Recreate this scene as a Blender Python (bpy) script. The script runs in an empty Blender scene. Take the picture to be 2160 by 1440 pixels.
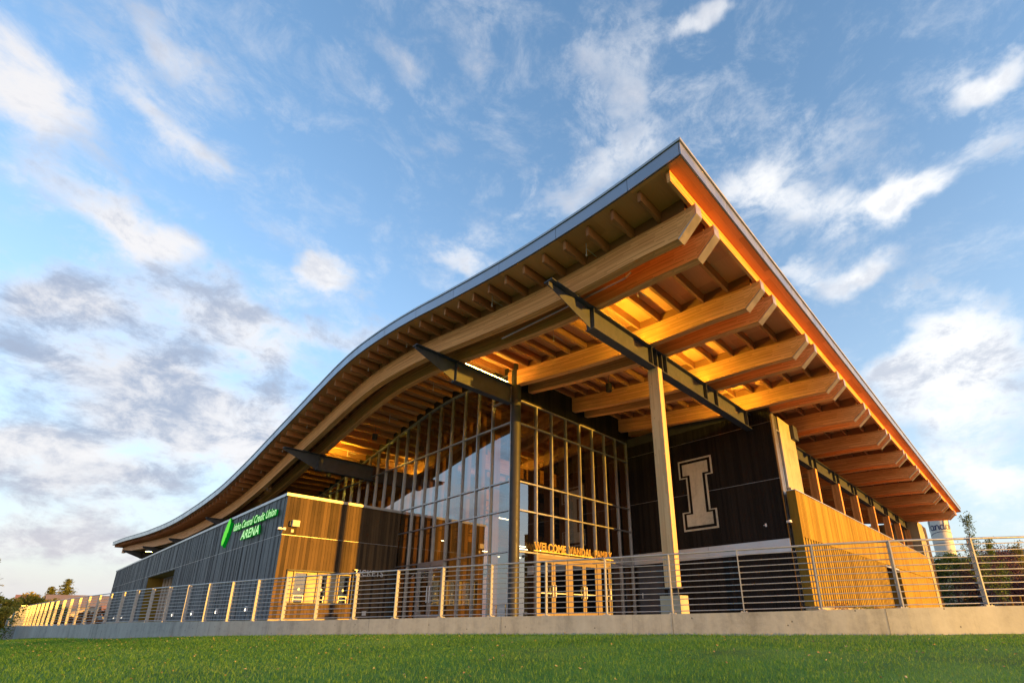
import bpy, math, random
import numpy as np
from mathutils import Matrix, Vector
random.seed(7); rng = np.random.default_rng(11)
D = bpy.data
scene = bpy.context.scene
COL = scene.collection

# ------------------------------------------------------------------ camera
CAM = (-13.521, -14.737, 0.0)
def cam_axes(yaw, pitch, roll):
    cy, sy, cp, sp = math.cos(yaw), math.sin(yaw), math.cos(pitch), math.sin(pitch)
    f = Vector((cy*cp, sy*cp, sp)); r = Vector((sy, -cy, 0)); u = r.cross(f)
    cr, sr = math.cos(roll), math.sin(roll)
    return r*cr+u*sr, u*cr-r*sr, f
_r, _u, _f = cam_axes(.7604, .3254, -.0071)
cd = D.cameras.new('camera'); cam = D.objects.new('camera', cd); COL.objects.link(cam)
m = Matrix(((_r.x, _u.x, -_f.x, CAM[0]), (_r.y, _u.y, -_f.y, CAM[1]), (_r.z, _u.z, -_f.z, CAM[2]), (0, 0, 0, 1)))
cam.matrix_world = m
cd.sensor_fit = 'HORIZONTAL'; cd.sensor_width = 36.0
cd.lens = 1039.1/2160*36
cd.shift_x = (1080-1153.2)/2160; cd.shift_y = (954.3-720)/2160
cd.clip_start = .05; cd.clip_end = 3000
scene.camera = cam

# ------------------------------------------------------------------ light and exposure
SUN_AZ = (0.21, -1.0)          # towards the sun
SUN_EL = math.radians(1.3)
sv = Vector((SUN_AZ[0], SUN_AZ[1], math.hypot(*SUN_AZ)*math.tan(SUN_EL))).normalized()
sl = D.lights.new('sun', 'SUN'); sl.energy = 2.7; sl.angle = math.radians(.55); sl.color = (1.0, .47, .04)
so = D.objects.new('sun', sl); COL.objects.link(so)
so.rotation_euler = sv.to_track_quat('Z', 'Y').to_euler(); so.location = (0, -30, 30)
scene.view_settings.view_transform = 'Standard'; scene.view_settings.look = 'None'
scene.view_settings.exposure = 2.2
scene.view_settings.gamma = 1

world = D.worlds.new('World'); scene.world = world; world.use_nodes = True
wn = world.node_tree; wn.nodes.clear(); WL = wn.links
class NT:
    """tiny node-graph writer"""
    def __init__(s, nt): s.nt = nt
    def n(s, typ, **kw):
        nd = s.nt.nodes.new(typ)
        for k, v in kw.items(): setattr(nd, k, v)
        return nd
    def put(s, sock, v):
        if isinstance(v, bpy.types.NodeSocket): s.nt.links.new(v, sock)
        else: sock.default_value = v
    def math(s, op, a, b=0.0, c=0.0, clamp=False):
        nd = s.n('ShaderNodeMath', operation=op, use_clamp=clamp)
        s.put(nd.inputs[0], a); s.put(nd.inputs[1], b); s.put(nd.inputs[2], c); return nd.outputs[0]
    def dot(s, a, v):
        nd = s.n('ShaderNodeVectorMath', operation='DOT_PRODUCT'); s.put(nd.inputs[0], a); s.put(nd.inputs[1], v); return nd.outputs['Value']
    def noise(s, vec, scale, detail=4, rough=.5, dist=0, out='Fac'):
        nd = s.n('ShaderNodeTexNoise'); s.put(nd.inputs['Vector'], vec)
        nd.inputs['Scale'].default_value = scale; nd.inputs['Detail'].default_value = detail
        nd.inputs['Roughness'].default_value = rough; nd.inputs['Distortion'].default_value = dist
        return nd.outputs[out]
    def ramp(s, fac, stops, interp='LINEAR'):
        nd = s.n('ShaderNodeValToRGB'); cr = nd.color_ramp; cr.interpolation = interp
        while len(cr.elements) < len(stops): cr.elements.new(.5)
        for e, (p, c) in zip(cr.elements, stops):
            e.position = p; e.color = (*c, 1) if len(c) == 3 else c
        s.put(nd.inputs[0], fac); return nd.outputs[0]
    def maprange(s, v, a, b, c=0., d=1., smooth=True):
        nd = s.n('ShaderNodeMapRange'); nd.interpolation_type = 'SMOOTHSTEP' if smooth else 'LINEAR'
        s.put(nd.inputs[0], v)
        for i, q in enumerate((a, b, c, d)): s.put(nd.inputs[1+i], q)
        return nd.outputs[0]
    def mix(s, f, a, b, blend='MIX'):
        nd = s.n('ShaderNodeMix', data_type='RGBA', blend_type=blend); nd.clamp_factor = True
        s.put(nd.inputs[0], f)
        for i, q in ((6, a), (7, b)):
            if isinstance(q, tuple) and len(q) == 3: q = (*q, 1)
            s.put(nd.inputs[i], q)
        return nd.outputs[2]
    def vmul(s, v, k):
        nd = s.n('ShaderNodeVectorMath', operation='MULTIPLY'); s.put(nd.inputs[0], v); s.put(nd.inputs[1], k); return nd.outputs[0]
    def vadd(s, v, k):
        nd = s.n('ShaderNodeVectorMath', operation='ADD'); s.put(nd.inputs[0], v); s.put(nd.inputs[1], k); return nd.outputs[0]
W = NT(wn)
tc = W.n('ShaderNodeTexCoord').outputs['Generated']
sky = W.n('ShaderNodeTexSky', sky_type='NISHITA'); sky.sun_disc = False
sky.sun_elevation = SUN_EL
sky.sun_rotation = math.atan2(SUN_AZ[0], SUN_AZ[1])
sky.altitude = 800; sky.air_density = 1.0; sky.dust_density = .6; sky.ozone_density = 2.4
sep = W.n('ShaderNodeSeparateXYZ'); W.put(sep.inputs[0], tc)
el = W.math('MAXIMUM', sep.outputs[2], 0.0)
# perspective-like cloud coordinates: horizontal position on a cloud deck
inv = W.math('DIVIDE', 1.0, W.math('ADD', el, .22))
cmb = W.n('ShaderNodeCombineXYZ')
W.put(cmb.inputs[0], W.math('MULTIPLY', sep.outputs[0], inv)); W.put(cmb.inputs[1], W.math('MULTIPLY', sep.outputs[1], inv))
P2 = cmb.outputs[0]
tcs = W.vmul(tc, (1., 1., 1.7))
n1 = W.math('ADD', W.math('MULTIPLY', W.noise(P2, 2.3, 8, .58, .3), .4), W.math('MULTIPLY', W.noise(W.vadd(tcs, (3., 1., 7.)), 4.6, 11, .62, .25), .6))
n2 = W.noise(W.vadd(tcs, (5.3, 2.1, 0.)), 11., 10, .66, .25)
n3 = W.noise(W.vadd(P2, (-3., 8., 0.)), .9, 3, .5, .2)
n4 = W.noise(W.vadd(tcs, (1., -4., 0.)), 8.5, 11, .68, .3)
CLOUDS = [[0.969, 0.231, -0.086, -0.21, 0.599, -0.773, 0.055, 0.033, -0.127, 0.767, 0.629, 1.0, 0.15],
[0.99, 0.016, 0.14, -0.035, 0.565, -0.824, 0.071, 0.031, -0.093, 0.819, 0.566, 0.7, 0.3],
[0.978, 0.131, -0.162, -0.246, 0.652, -0.717, 0.101, 0.027, 0.012, 0.742, 0.671, 0.8, 0.2],
[0.997, -0.057, 0.049, -0.152, 0.728, -0.668, 0.094, 0.035, 0.003, 0.676, 0.737, 0.6, 0.3],
[0.986, 0.075, -0.151, -0.149, 0.54, -0.828, 0.047, 0.025, 0.02, 0.839, 0.544, 0.95, 0.2],
[0.999, -0.02, -0.047, 0.037, 0.326, -0.945, 0.142, 0.062, 0.034, 0.944, 0.327, 0.95, 0.8],
[0.994, -0.092, -0.051, -0.02, 0.483, -0.876, 0.201, 0.057, 0.105, 0.872, 0.478, 0.64, 0.6],
[0.981, -0.028, 0.192, 0.099, 0.425, -0.9, 0.078, 0.04, -0.057, 0.905, 0.421, 0.9, 0.7],
[0.924, -0.088, -0.373, -0.202, 0.361, -0.91, 0.094, 0.056, 0.216, 0.923, 0.318, 0.9, 0.6],
[0.998, -0.036, 0.052, 0.164, 0.178, -0.97, 0.121, 0.031, 0.026, 0.982, 0.185, 1.05, 0.8],
[0.994, -0.054, 0.091, 0.223, 0.093, -0.97, 0.14, 0.034, 0.044, 0.993, 0.105, 0.95, 0.6],
[0.765, -0.522, 0.377, 0.475, 0.435, -0.765, 0.062, 0.024, 0.238, 0.773, 0.588, 0.95, 0.15],
[0.87, -0.452, 0.195, 0.302, 0.414, -0.859, 0.161, 0.042, 0.309, 0.81, 0.499, 0.5, 0.4],
[0.875, -0.453, -0.169, 0.11, 0.667, -0.737, 0.064, 0.038, 0.448, 0.629, 0.635, 0.75, 0.2],
[0.854, -0.047, -0.519, -0.299, 0.944, -0.14, 0.11, 0.076, 0.509, 0.282, 0.813, 0.62, 0.3],
[0.463, -0.872, 0.158, 0.75, 0.158, -0.643, 0.123, 0.042, 0.539, 0.418, 0.731, 0.65, 0.3],
[0.91, 0.125, -0.395, -0.429, 0.855, -0.291, 0.065, 0.036, 0.306, 0.441, 0.844, 0.4, 0.3],
[0.948, -0.295, -0.123, -0.047, 0.833, -0.552, 0.136, 0.042, 0.272, 0.542, 0.795, 0.42, 0.3],
[0.586, -0.782, -0.211, 0.733, 0.429, -0.528, 0.041, 0.016, 0.515, 0.158, 0.843, 0.75, 0.2],
[0.581, -0.653, -0.485, 0.429, 0.642, -0.635, 0.085, 0.034, 0.734, 0.163, 0.66, 1.0, 0.1],
[0.216, -0.949, -0.228, 0.588, 0.112, -0.801, 0.06, 0.03, 0.803, 0.04, 0.595, 1.05, 0.1],
[0.406, -0.708, -0.578, 0.657, 0.343, -0.671, 0.048, 0.024, 0.739, -0.118, 0.664, 1.05, 0.1],
[-0.178, -0.917, 0.356, 0.4, -0.232, -0.887, 0.06, 0.07, 0.91, -0.016, 0.414, 0.8363999999999999, 0.35],
[0.12, -0.975, -0.189, 0.352, 0.165, -0.921, 0.091, 0.034, 0.93, 0.044, 0.364, 0.8363999999999999, 0.35],
[0.105, -0.96, -0.258, 0.287, 0.227, -0.931, 0.122, 0.037, 0.954, 0.024, 0.3, 0.7667, 0.35],
[0.055, -0.978, -0.199, 0.205, 0.225, -0.952, 0.075, 0.029, 0.977, 0.011, 0.213, 0.9, 0.1],
[0.266, -0.839, -0.474, 0.613, 0.205, -0.763, 0.057, 0.03, 0.788, -0.093, 0.608, 0.6, 0.3],
[0.589, -0.639, -0.494, 0.492, 0.647, -0.582, 0.109, 0.036, 0.701, 0.101, 0.706, 0.45, 0.3],
[0.312, -0.894, -0.323, 0.5, 0.267, -0.824, 0.047, 0.015, 0.836, 0.097, 0.539, 0.8, 0.2],
[0.469, -0.788, -0.4, 0.45, 0.455, -0.769, 0.038, 0.019, 0.797, 0.183, 0.575, 0.8, 0.2],
[0.038, -0.987, -0.154, 0.153, 0.225, -0.962, 0.079, 0.028, 0.987, 0.013, 0.16, 0.7, 0.2],
[0.948, -0.202, -0.246, -0.079, 0.273, -0.959, 0.149, 0.033, 0.262, 0.934, 0.245, 0.5, 0.5],
[0.999, 0.041, -0.012, 0.109, 0.228, -0.967, 0.064, 0.026, -0.037, 0.973, 0.226, 0.95, 0.3],
[-0.859, -0.508, 0.066, -0.198, 0.175, -0.964, 0.053, 0.028, -0.478, 0.842, 0.251, 1.0, 0.15],
[-0.801, -0.581, -0.145, -0.029, 0.254, -0.967, 0.066, 0.028, -0.598, 0.77, 0.221, 0.9, 0.3],
[-0.683, -0.619, 0.388, -0.5, 0.038, -0.865, 0.055, 0.037, -0.521, 0.785, 0.336, 0.8, 0.6],
[-0.761, -0.648, 0.027, -0.223, 0.222, -0.949, 0.048, 0.048, -0.609, 0.729, 0.313, 0.7, 0.8],
[-0.76, -0.65, 0.009, -0.122, 0.102, -0.987, 0.056, 0.023, -0.64, 0.752, 0.157, 0.9, 0.2],
[-0.887, -0.455, 0.075, -0.194, 0.158, -0.968, 0.034, 0.022, -0.429, 0.874, 0.229, 1.0, 0.1]]
cov = 0.0; tone = 0.0; tot = 0.001
warp = W.n('ShaderNodeVectorMath', operation='SUBTRACT')
wno = W.n('ShaderNodeTexNoise'); W.put(wno.inputs['Vector'], tc); wno.inputs['Scale'].default_value = 7; wno.inputs['Detail'].default_value = 5
W.put(warp.inputs[0], wno.outputs['Color']); warp.inputs[1].default_value = (.5, .5, .5)
tw = W.vadd(tc, W.vmul(warp.outputs[0], (.16, .16, .16)))
for c in CLOUDS:
    ux, uy, uz, vx, vy, vz, a, b, cx, cy, cz, st, tn = c
    du = W.math('DIVIDE', W.dot(tw, (ux, uy, uz)), a); dv = W.math('DIVIDE', W.dot(tw, (vx, vy, vz)), b)
    r2 = W.math('MULTIPLY_ADD', du, du, W.math('MULTIPLY', dv, dv))
    front = W.math('GREATER_THAN', W.dot(tc, (cx, cy, cz)), 0.)
    g = W.math('MULTIPLY', W.math('POWER', 2.718, W.math('MULTIPLY', r2, -.62)), W.math('MULTIPLY', front, st))
    cov = W.math('ADD', cov, g)
    tone = W.math('MULTIPLY_ADD', g, tn, tone)
tone = W.math('DIVIDE', tone, W.math('ADD', cov, .02))
fb = W.math('ADD', W.math('MULTIPLY', n1, .58), W.math('MULTIPLY', n2, .42))
covs = W.math('MINIMUM', cov, 1.3)
dens = W.math('ADD', W.math('MULTIPLY', covs, .285), fb)
dens = W.maprange(dens, .575, .80)
veil = W.math('MULTIPLY', W.maprange(n4, .46, .72), W.math('ADD', .26, W.math('MULTIPLY', covs, .5)))
dens = W.math('MAXIMUM', dens, veil)
# parts turned away from the evening sun are greyer
body = W.math('ADD', W.math('MULTIPLY', W.maprange(n2, .35, .66), .55), W.math('MULTIPLY', tone, .72))
body = W.maprange(body, .34, 1.1)
K = 1/(.15*2**2.2)             # display level -> sky colour at strength 0.15
def disp(r, g, b): return (r*K, g*K, b*K)
haze = W.math('MULTIPLY', W.math('POWER', W.math('SUBTRACT', 1.0, el), 2.5), 1.0)
base = W.vmul(sky.outputs[0], (2.2, 2.02, 1.85))
# brighter towards the evening side (right of the picture)
side = W.maprange(W.dot(tc, (.95, -.3, 0.)), -.6, 1.0)
hz = W.mix(side, disp(.70, .75, .84), disp(.74, .83, .93))
glow = W.math('MULTIPLY', W.maprange(W.dot(tc, (-.25, -.95, .0)), .25, 1.0), W.maprange(el, .0, .75, 1., 0.))
hz = W.mix(glow, hz, disp(2.6, 1.6, .85))
base = W.mix(haze, base, hz)
lit = W.mix(side, disp(.95, .92, .92), disp(1.12, 1.12, 1.12))
low = W.maprange(el, .02, .30)
shade = W.mix(low, disp(.66, .63, .68), disp(.40, .47, .62))
cl = W.mix(body, lit, shade)
skyc = W.mix(W.math('MULTIPLY', dens, .93), base, cl)
# below the horizon: dull ground tone
skyc = W.mix(W.math('LESS_THAN', sep.outputs[2], -.002), skyc, disp(.10, .10, .09))
bg_sky = W.n('ShaderNodeBackground'); W.put(bg_sky.inputs[0], skyc); bg_sky.inputs[1].default_value = .15
world.cycles.sampling_method = 'MANUAL'; world.cycles.sample_map_resolution = 256
out = W.n('ShaderNodeOutputWorld'); WL.new(bg_sky.outputs[0], out.inputs[0])

# ------------------------------------------------------------------ materials
def new_mat(name):
    mt = D.materials.new(name); mt.use_nodes = True
    nt = mt.node_tree; nt.nodes.clear()
    o = nt.nodes.new('ShaderNodeOutputMaterial'); T = NT(nt)
    b = nt.nodes.new('ShaderNodeBsdfPrincipled'); nt.links.new(b.outputs[0], o.inputs[0])
    return mt, T, b, o
def bump(T, b, h, strength=.3, dist=.01):
    nd = T.n('ShaderNodeBump'); nd.inputs['Strength'].default_value = strength; nd.inputs['Distance'].default_value = dist
    T.put(nd.inputs['Height'], h); T.nt.links.new(nd.outputs[0], b.inputs['Normal'])
def plain(name, col, rough=.5, metal=0., var=.12, scale=6., spec=.5, bmp=0.):
    mt, T, b, o = new_mat(name)
    co = T.n('ShaderNodeTexCoord').outputs['Object']
    f = T.noise(co, scale, 5, .6)
    lo = tuple(c*(1-var) for c in col); hi = tuple(min(1, c*(1+var)) for c in col)
    T.put(b.inputs['Base Color'], T.ramp(f, [(.3, lo), (.7, hi)]))
    T.put(b.inputs['Roughness'], T.maprange(T.noise(co, scale*2.3, 4), .3, .7, max(.05, rough-.07), min(1, rough+.07)))
    b.inputs['Metallic'].default_value = metal; b.inputs['Specular IOR Level'].default_value = spec
    if bmp: bump(T, b, T.noise(co, scale*12, 5, .7), bmp, .005)
    return mt
def wood(name, c1, c2, rough=.6, lam=.038, knots=True):
    """laminated timber: uv.x along the grain, uv.y across (metres)"""
    mt, T, b, o = new_mat(name)
    uv = T.n('ShaderNodeUVMap').outputs[0]
    s = T.n('ShaderNodeSeparateXYZ'); T.put(s.inputs[0], uv); u, v = s.outputs[0], s.outputs[1]
    row = T.math('FLOOR', T.math('DIVIDE', v, lam))
    wh = T.n('ShaderNodeTexWhiteNoise', noise_dimensions='1D'); T.put(wh.inputs['W'], row)
    off = T.math('MULTIPLY', wh.outputs['Value'], 7.)
    seg = T.math('FLOOR', T.math('DIVIDE', T.math('ADD', u, off), 1.9))
    wh2 = T.n('ShaderNodeTexWhiteNoise', noise_dimensions='2D')
    c = T.n('ShaderNodeCombineXYZ'); T.put(c.inputs[0], seg); T.put(c.inputs[1], row); T.put(wh2.inputs['Vector'], c.outputs[0])
    g = T.noise(T.vmul(uv, (1.2, 34., 1.)), 1.0, 5, .62)
    bl = T.noise(T.vmul(uv, (.5, 1.2, 1.)), 1.0, 3, .5)
    f = T.math('ADD', T.math('MULTIPLY', wh2.outputs['Value'], .50), T.math('ADD', T.math('MULTIPLY', g, .48), T.math('MULTIPLY', bl, .26)))
    col = T.ramp(f, [(.28, c2), (.88, c1)])
    if knots:
        vo = T.n('ShaderNodeTexVoronoi'); T.put(vo.inputs['Vector'], T.vmul(uv, (2.1, 7.5, 1.))); vo.inputs['Scale'].default_value = 1.0
        kn = T.maprange(vo.outputs['Distance'], .035, .09)
        col = T.mix(kn, tuple(x*.38 for x in c2), col)
    edge = T.math('PINGPONG', v, lam/2)
    col = T.mix(T.maprange(edge, 0., .0022), T.mix(.45, col, (.05, .025, .012)), col)
    T.put(b.inputs['Base Color'], col); b.inputs['Roughness'].default_value = rough; b.inputs['Specular IOR Level'].default_value = .12
    bump(T, b, g, .15, .004)
    return mt
def boards_mat(name, dark, light, rough=.55, grain_z=True, spec=.5, patch=(0.35, .65)):
    """vertical boards, one random tone per board from the face attribute 'rnd'"""
    mt, T, b, o = new_mat(name)
    at = T.n('ShaderNodeAttribute'); at.attribute_name = 'rnd'
    co = T.n('ShaderNodeTexCoord').outputs['Object']
    r = at.outputs['Fac']
    sh = T.n('ShaderNodeCombineXYZ'); T.put(sh.inputs[0], T.math('MULTIPLY', r, 37.)); T.put(sh.inputs[2], T.math('MULTIPLY', r, 91.))
    g = T.noise(T.vadd(T.vmul(co, (26., 26., 1.1)), sh.outputs[0]), 1.0, 5, .65)
    w = T.noise(T.vmul(co, (.9, .9, .7)), 1.0, 4, .6)
    f = T.math('ADD', T.math('MULTIPLY', g, .5), T.math('ADD', T.math('MULTIPLY', r, .48), T.math('MULTIPLY', w, .38)))
    col = T.ramp(f, [(patch[0], dark), (patch[1]+.25, light)])
    vo = T.n('ShaderNodeTexVoronoi'); T.put(vo.inputs['Vector'], T.vadd(T.vmul(co, (6.5, 6.5, 1.6)), sh.outputs[0])); vo.inputs['Scale'].default_value = 1.
    col = T.mix(T.maprange(vo.outputs['Distance'], .03, .1), tuple(x*.5 for x in dark), col)
    T.put(b.inputs['Base Color'], col); T.put(b.inputs['Roughness'], T.maprange(g, .2, .8, rough-.1, rough+.12)); b.inputs['Specular IOR Level'].default_value = spec
    bump(T, b, g, .3, .006)
    return mt
def concrete(name, col, scale=1.):
    mt, T, b, o = new_mat(name)
    co = T.n('ShaderNodeTexCoord').outputs['Object']
    a = T.noise(co, .55*scale, 6, .65); c2 = T.noise(co, 9*scale, 6, .7); st = T.noise(T.vmul(co, (3., 3., .35)), 1.3*scale, 5, .6)
    f = T.math('ADD', T.math('MULTIPLY', a, .45), T.math('ADD', T.math('MULTIPLY', c2, .25), T.math('MULTIPLY', st, .35)))
    cc = T.ramp(f, [(.36, tuple(x*.55 for x in col)), (.52, col), (.70, tuple(min(1, x*1.28) for x in col))])
    vo = T.n('ShaderNodeTexVoronoi'); T.put(vo.inputs['Vector'], co); vo.inputs['Scale'].default_value = 5.5
    pit = T.maprange(vo.outputs['Distance'], .045, .10)
    dr_ = T.noise(T.vmul(co, (7., 7., .22)), 1.0, 6, .7)
    cc = T.mix(T.maprange(dr_, .60, .74, 0., .45), cc, tuple(x*.35 for x in col))
    cc = T.mix(pit, tuple(x*.3 for x in col), cc)
    T.put(b.inputs['Base Color'], cc); b.inputs['Roughness'].default_value = .85
    bump(T, b, T.math('ADD', c2, T.math('MULTIPLY', pit, .4)), .35, .01)
    return mt
def emit(name, col, st):
    mt = D.materials.new(name); mt.use_nodes = True; nt = mt.node_tree; nt.nodes.clear()
    o = nt.nodes.new('ShaderNodeOutputMaterial'); e = nt.nodes.new('ShaderNodeEmission'); e.inputs[0].default_value = (*col, 1); e.inputs[1].default_value = st
    nt.links.new(e.outputs[0], o.inputs[0]); return mt
def glass_mat(name, tint=(.80, .84, .82), boost=.10, gain=1.5):
    mt = D.materials.new(name); mt.use_nodes = True; nt = mt.node_tree; nt.nodes.clear(); T = NT(nt)
    o = T.n('ShaderNodeOutputMaterial'); tr = T.n('ShaderNodeBsdfTransparent'); tr.inputs[0].default_value = (*tint, 1)
    gl = T.n('ShaderNodeBsdfGlossy'); gl.inputs['Roughness'].default_value = .0; gl.inputs[0].default_value = (.93, .97, 1, 1)
    ge = T.n('ShaderNodeNewGeometry'); dp = T.n('ShaderNodeVectorMath', operation='DOT_PRODUCT'); nt.links.new(ge.outputs['Incoming'], dp.inputs[0]); nt.links.new(ge.outputs['Normal'], dp.inputs[1])
    cs = T.math('SUBTRACT', 1.0, T.math('ABSOLUTE', dp.outputs['Value']), clamp=True); fz = T.math('MULTIPLY_ADD', T.math('POWER', cs, 4.5), .9, .05)
    co = T.n('ShaderNodeTexCoord').outputs['Object']
    bp = T.n('ShaderNodeBump'); bp.inputs['Strength'].default_value = .05; bp.inputs['Distance'].default_value = .02
    T.put(bp.inputs['Height'], T.noise(co, .55, 2, .4)); nt.links.new(bp.outputs[0], gl.inputs['Normal'])
    f = T.math('MULTIPLY_ADD', fz, gain, boost, clamp=True)
    mx = T.n('ShaderNodeMixShader'); T.put(mx.inputs[0], f); nt.links.new(tr.outputs[0], mx.inputs[1]); nt.links.new(gl.outputs[0], mx.inputs[2])
    nt.links.new(mx.outputs[0], o.inputs[0]); return mt
def leaf_mat(name, cols, trans=.25):
    mt, T, b, o = new_mat(name)
    at = T.n('ShaderNodeAttribute'); at.attribute_name = 'rnd'
    n = len(cols); T.put(b.inputs['Base Color'], T.ramp(at.outputs['Fac'], [(i/(n-1), c) for i, c in enumerate(cols)]))
    b.inputs['Roughness'].default_value = .6; b.inputs['Specular IOR Level'].default_value = .3
    tl = T.n('ShaderNodeBsdfTranslucent'); T.put(tl.inputs[0], T.ramp(at.outputs['Fac'], [(i/(n-1), tuple(min(1, x*1.6) for x in c)) for i, c in enumerate(cols)]))
    mx = T.n('ShaderNodeMixShader'); mx.inputs[0].default_value = trans
    T.nt.links.new(b.outputs[0], mx.inputs[1]); T.nt.links.new(tl.outputs[0], mx.inputs[2]); T.nt.links.new(mx.outputs[0], o.inputs[0])
    return mt

M = {}
M['glulam'] = wood('glulam timber', (.82, .405, .155), (.48, .198, .062))
M['joist'] = wood('joist timber', (.38, .17, .065), (.23, .09, .035), lam=.5, knots=False)
M['ply'] = wood('plywood deck', (.70, .325, .125), (.45, .19, .065), lam=1.22, knots=False)
M['column'] = wood('pale column timber', (.62, .42, .22), (.48, .29, .14), lam=.045)
M['steel'] = plain('dark painted steel', (.046, .051, .068), .5, 0, .2, 3., spec=.35)
M['fascia'] = plain('grey metal panel', (.33, .335, .37), .34, .78, .05, .8)
M['cap'] = plain('pinkish metal cap', (.46, .40, .38), .38, .8, .06, 2.)
M['coping'] = plain('light coping metal', (.42, .42, .44), .4, .55, .05, 2.)
M['band'] = plain('pale metal band', (.50, .52, .58), .4, .55, .05, 1.)
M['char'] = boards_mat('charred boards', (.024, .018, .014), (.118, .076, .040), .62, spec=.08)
M['shaded_boards'] = boards_mat('shade darkened charred boards', (.005, .0045, .005), (.018, .014, .013), .6, spec=.12)  # same charred boards, with the deep shade under the roof put into the colour
M['charshade'] = boards_mat('shade tinted charred boards', (.022, .027, .034), (.100, .115, .130), .55, spec=.35)  # same charred boards again, the long facade's blue shade put into the colour
M['pine'] = boards_mat('golden screen boards', (.17, .105, .02), (.33, .225, .045), .8, spec=.04)
M['conc'] = concrete('board marked concrete', (.34, .295, .20))
M['paleconc'] = concrete('pale concrete letter', (.50, .46, .38))
M['wallconc'] = concrete('retaining wall concrete', (.32, .34, .355))
M['plaza'] = concrete('plaza paving', (.42, .41, .38), .5)
M['mullion'] = plain('anodised mullion', (.36, .35, .36), .36, .7, .06, 3.)
M['doorframe'] = plain('bronze anodised frame', (.19, .145, .10), .5, .2, .06, 3.)
M['rail'] = plain('galvanised rail', (.42, .42, .43), .4, .65, .1, 7.)
M['post'] = plain('galvanised post', (.36, .36, .36), .5, .3, .1, 7.)
M['darksteel'] = plain('dark steel column', (.030, .030, .034), .5, 0, .15, 2., spec=.3)
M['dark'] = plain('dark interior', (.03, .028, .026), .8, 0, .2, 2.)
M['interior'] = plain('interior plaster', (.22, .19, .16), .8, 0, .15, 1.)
M['black'] = plain('black plastic', (.02, .02, .022), .45)
M['white'] = plain('white plastic', (.75, .74, .72), .4, 0, .04)
M['beige'] = plain('beige plastic', (.48, .42, .36), .5, 0, .05)
M['cream'] = plain('cream panel', (.33, .28, .18), .5, 0, .06, 2.)
M['gold'] = plain('sunlit gold edge', (.70, .48, .12), .45, 0, .1, 9.)  # sunlight on the open letters' edges is put into this yellow
M['letterdark'] = plain('dark letter hollow', (.16, .07, .03), .5)
M['alum'] = plain('brushed letter metal', (.62, .62, .64), .45, .3, .1, 9.)
M['glass'] = glass_mat('glass', (.34, .35, .33), .19, 1.1)
M['fin'] = wood('interior timber fin', (.44, .21, .07), (.30, .13, .04))
M['glassdk'] = glass_mat('door glass', (.6, .62, .6), .08, 1.3)
M['led'] = emit('warm strip light', (1., .66, .10), 40.0)
M['led2'] = emit('slim warm strip light', (1., .70, .06), 95.0)
M['lamp'] = emit('warm lamp', (1., .78, .45), 3.5)
M['wallamp'] = emit('small wall lamp', (1., .85, .6), 1.2)
M['green'] = emit('green lit letter side', (.0, .30, .02), .11)
M['emblemface'] = emit('green emblem face', (.16, .80, .08), .22)
M['greenface'] = emit('green lit letter face', (.55, 1., .45), .25)

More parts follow.
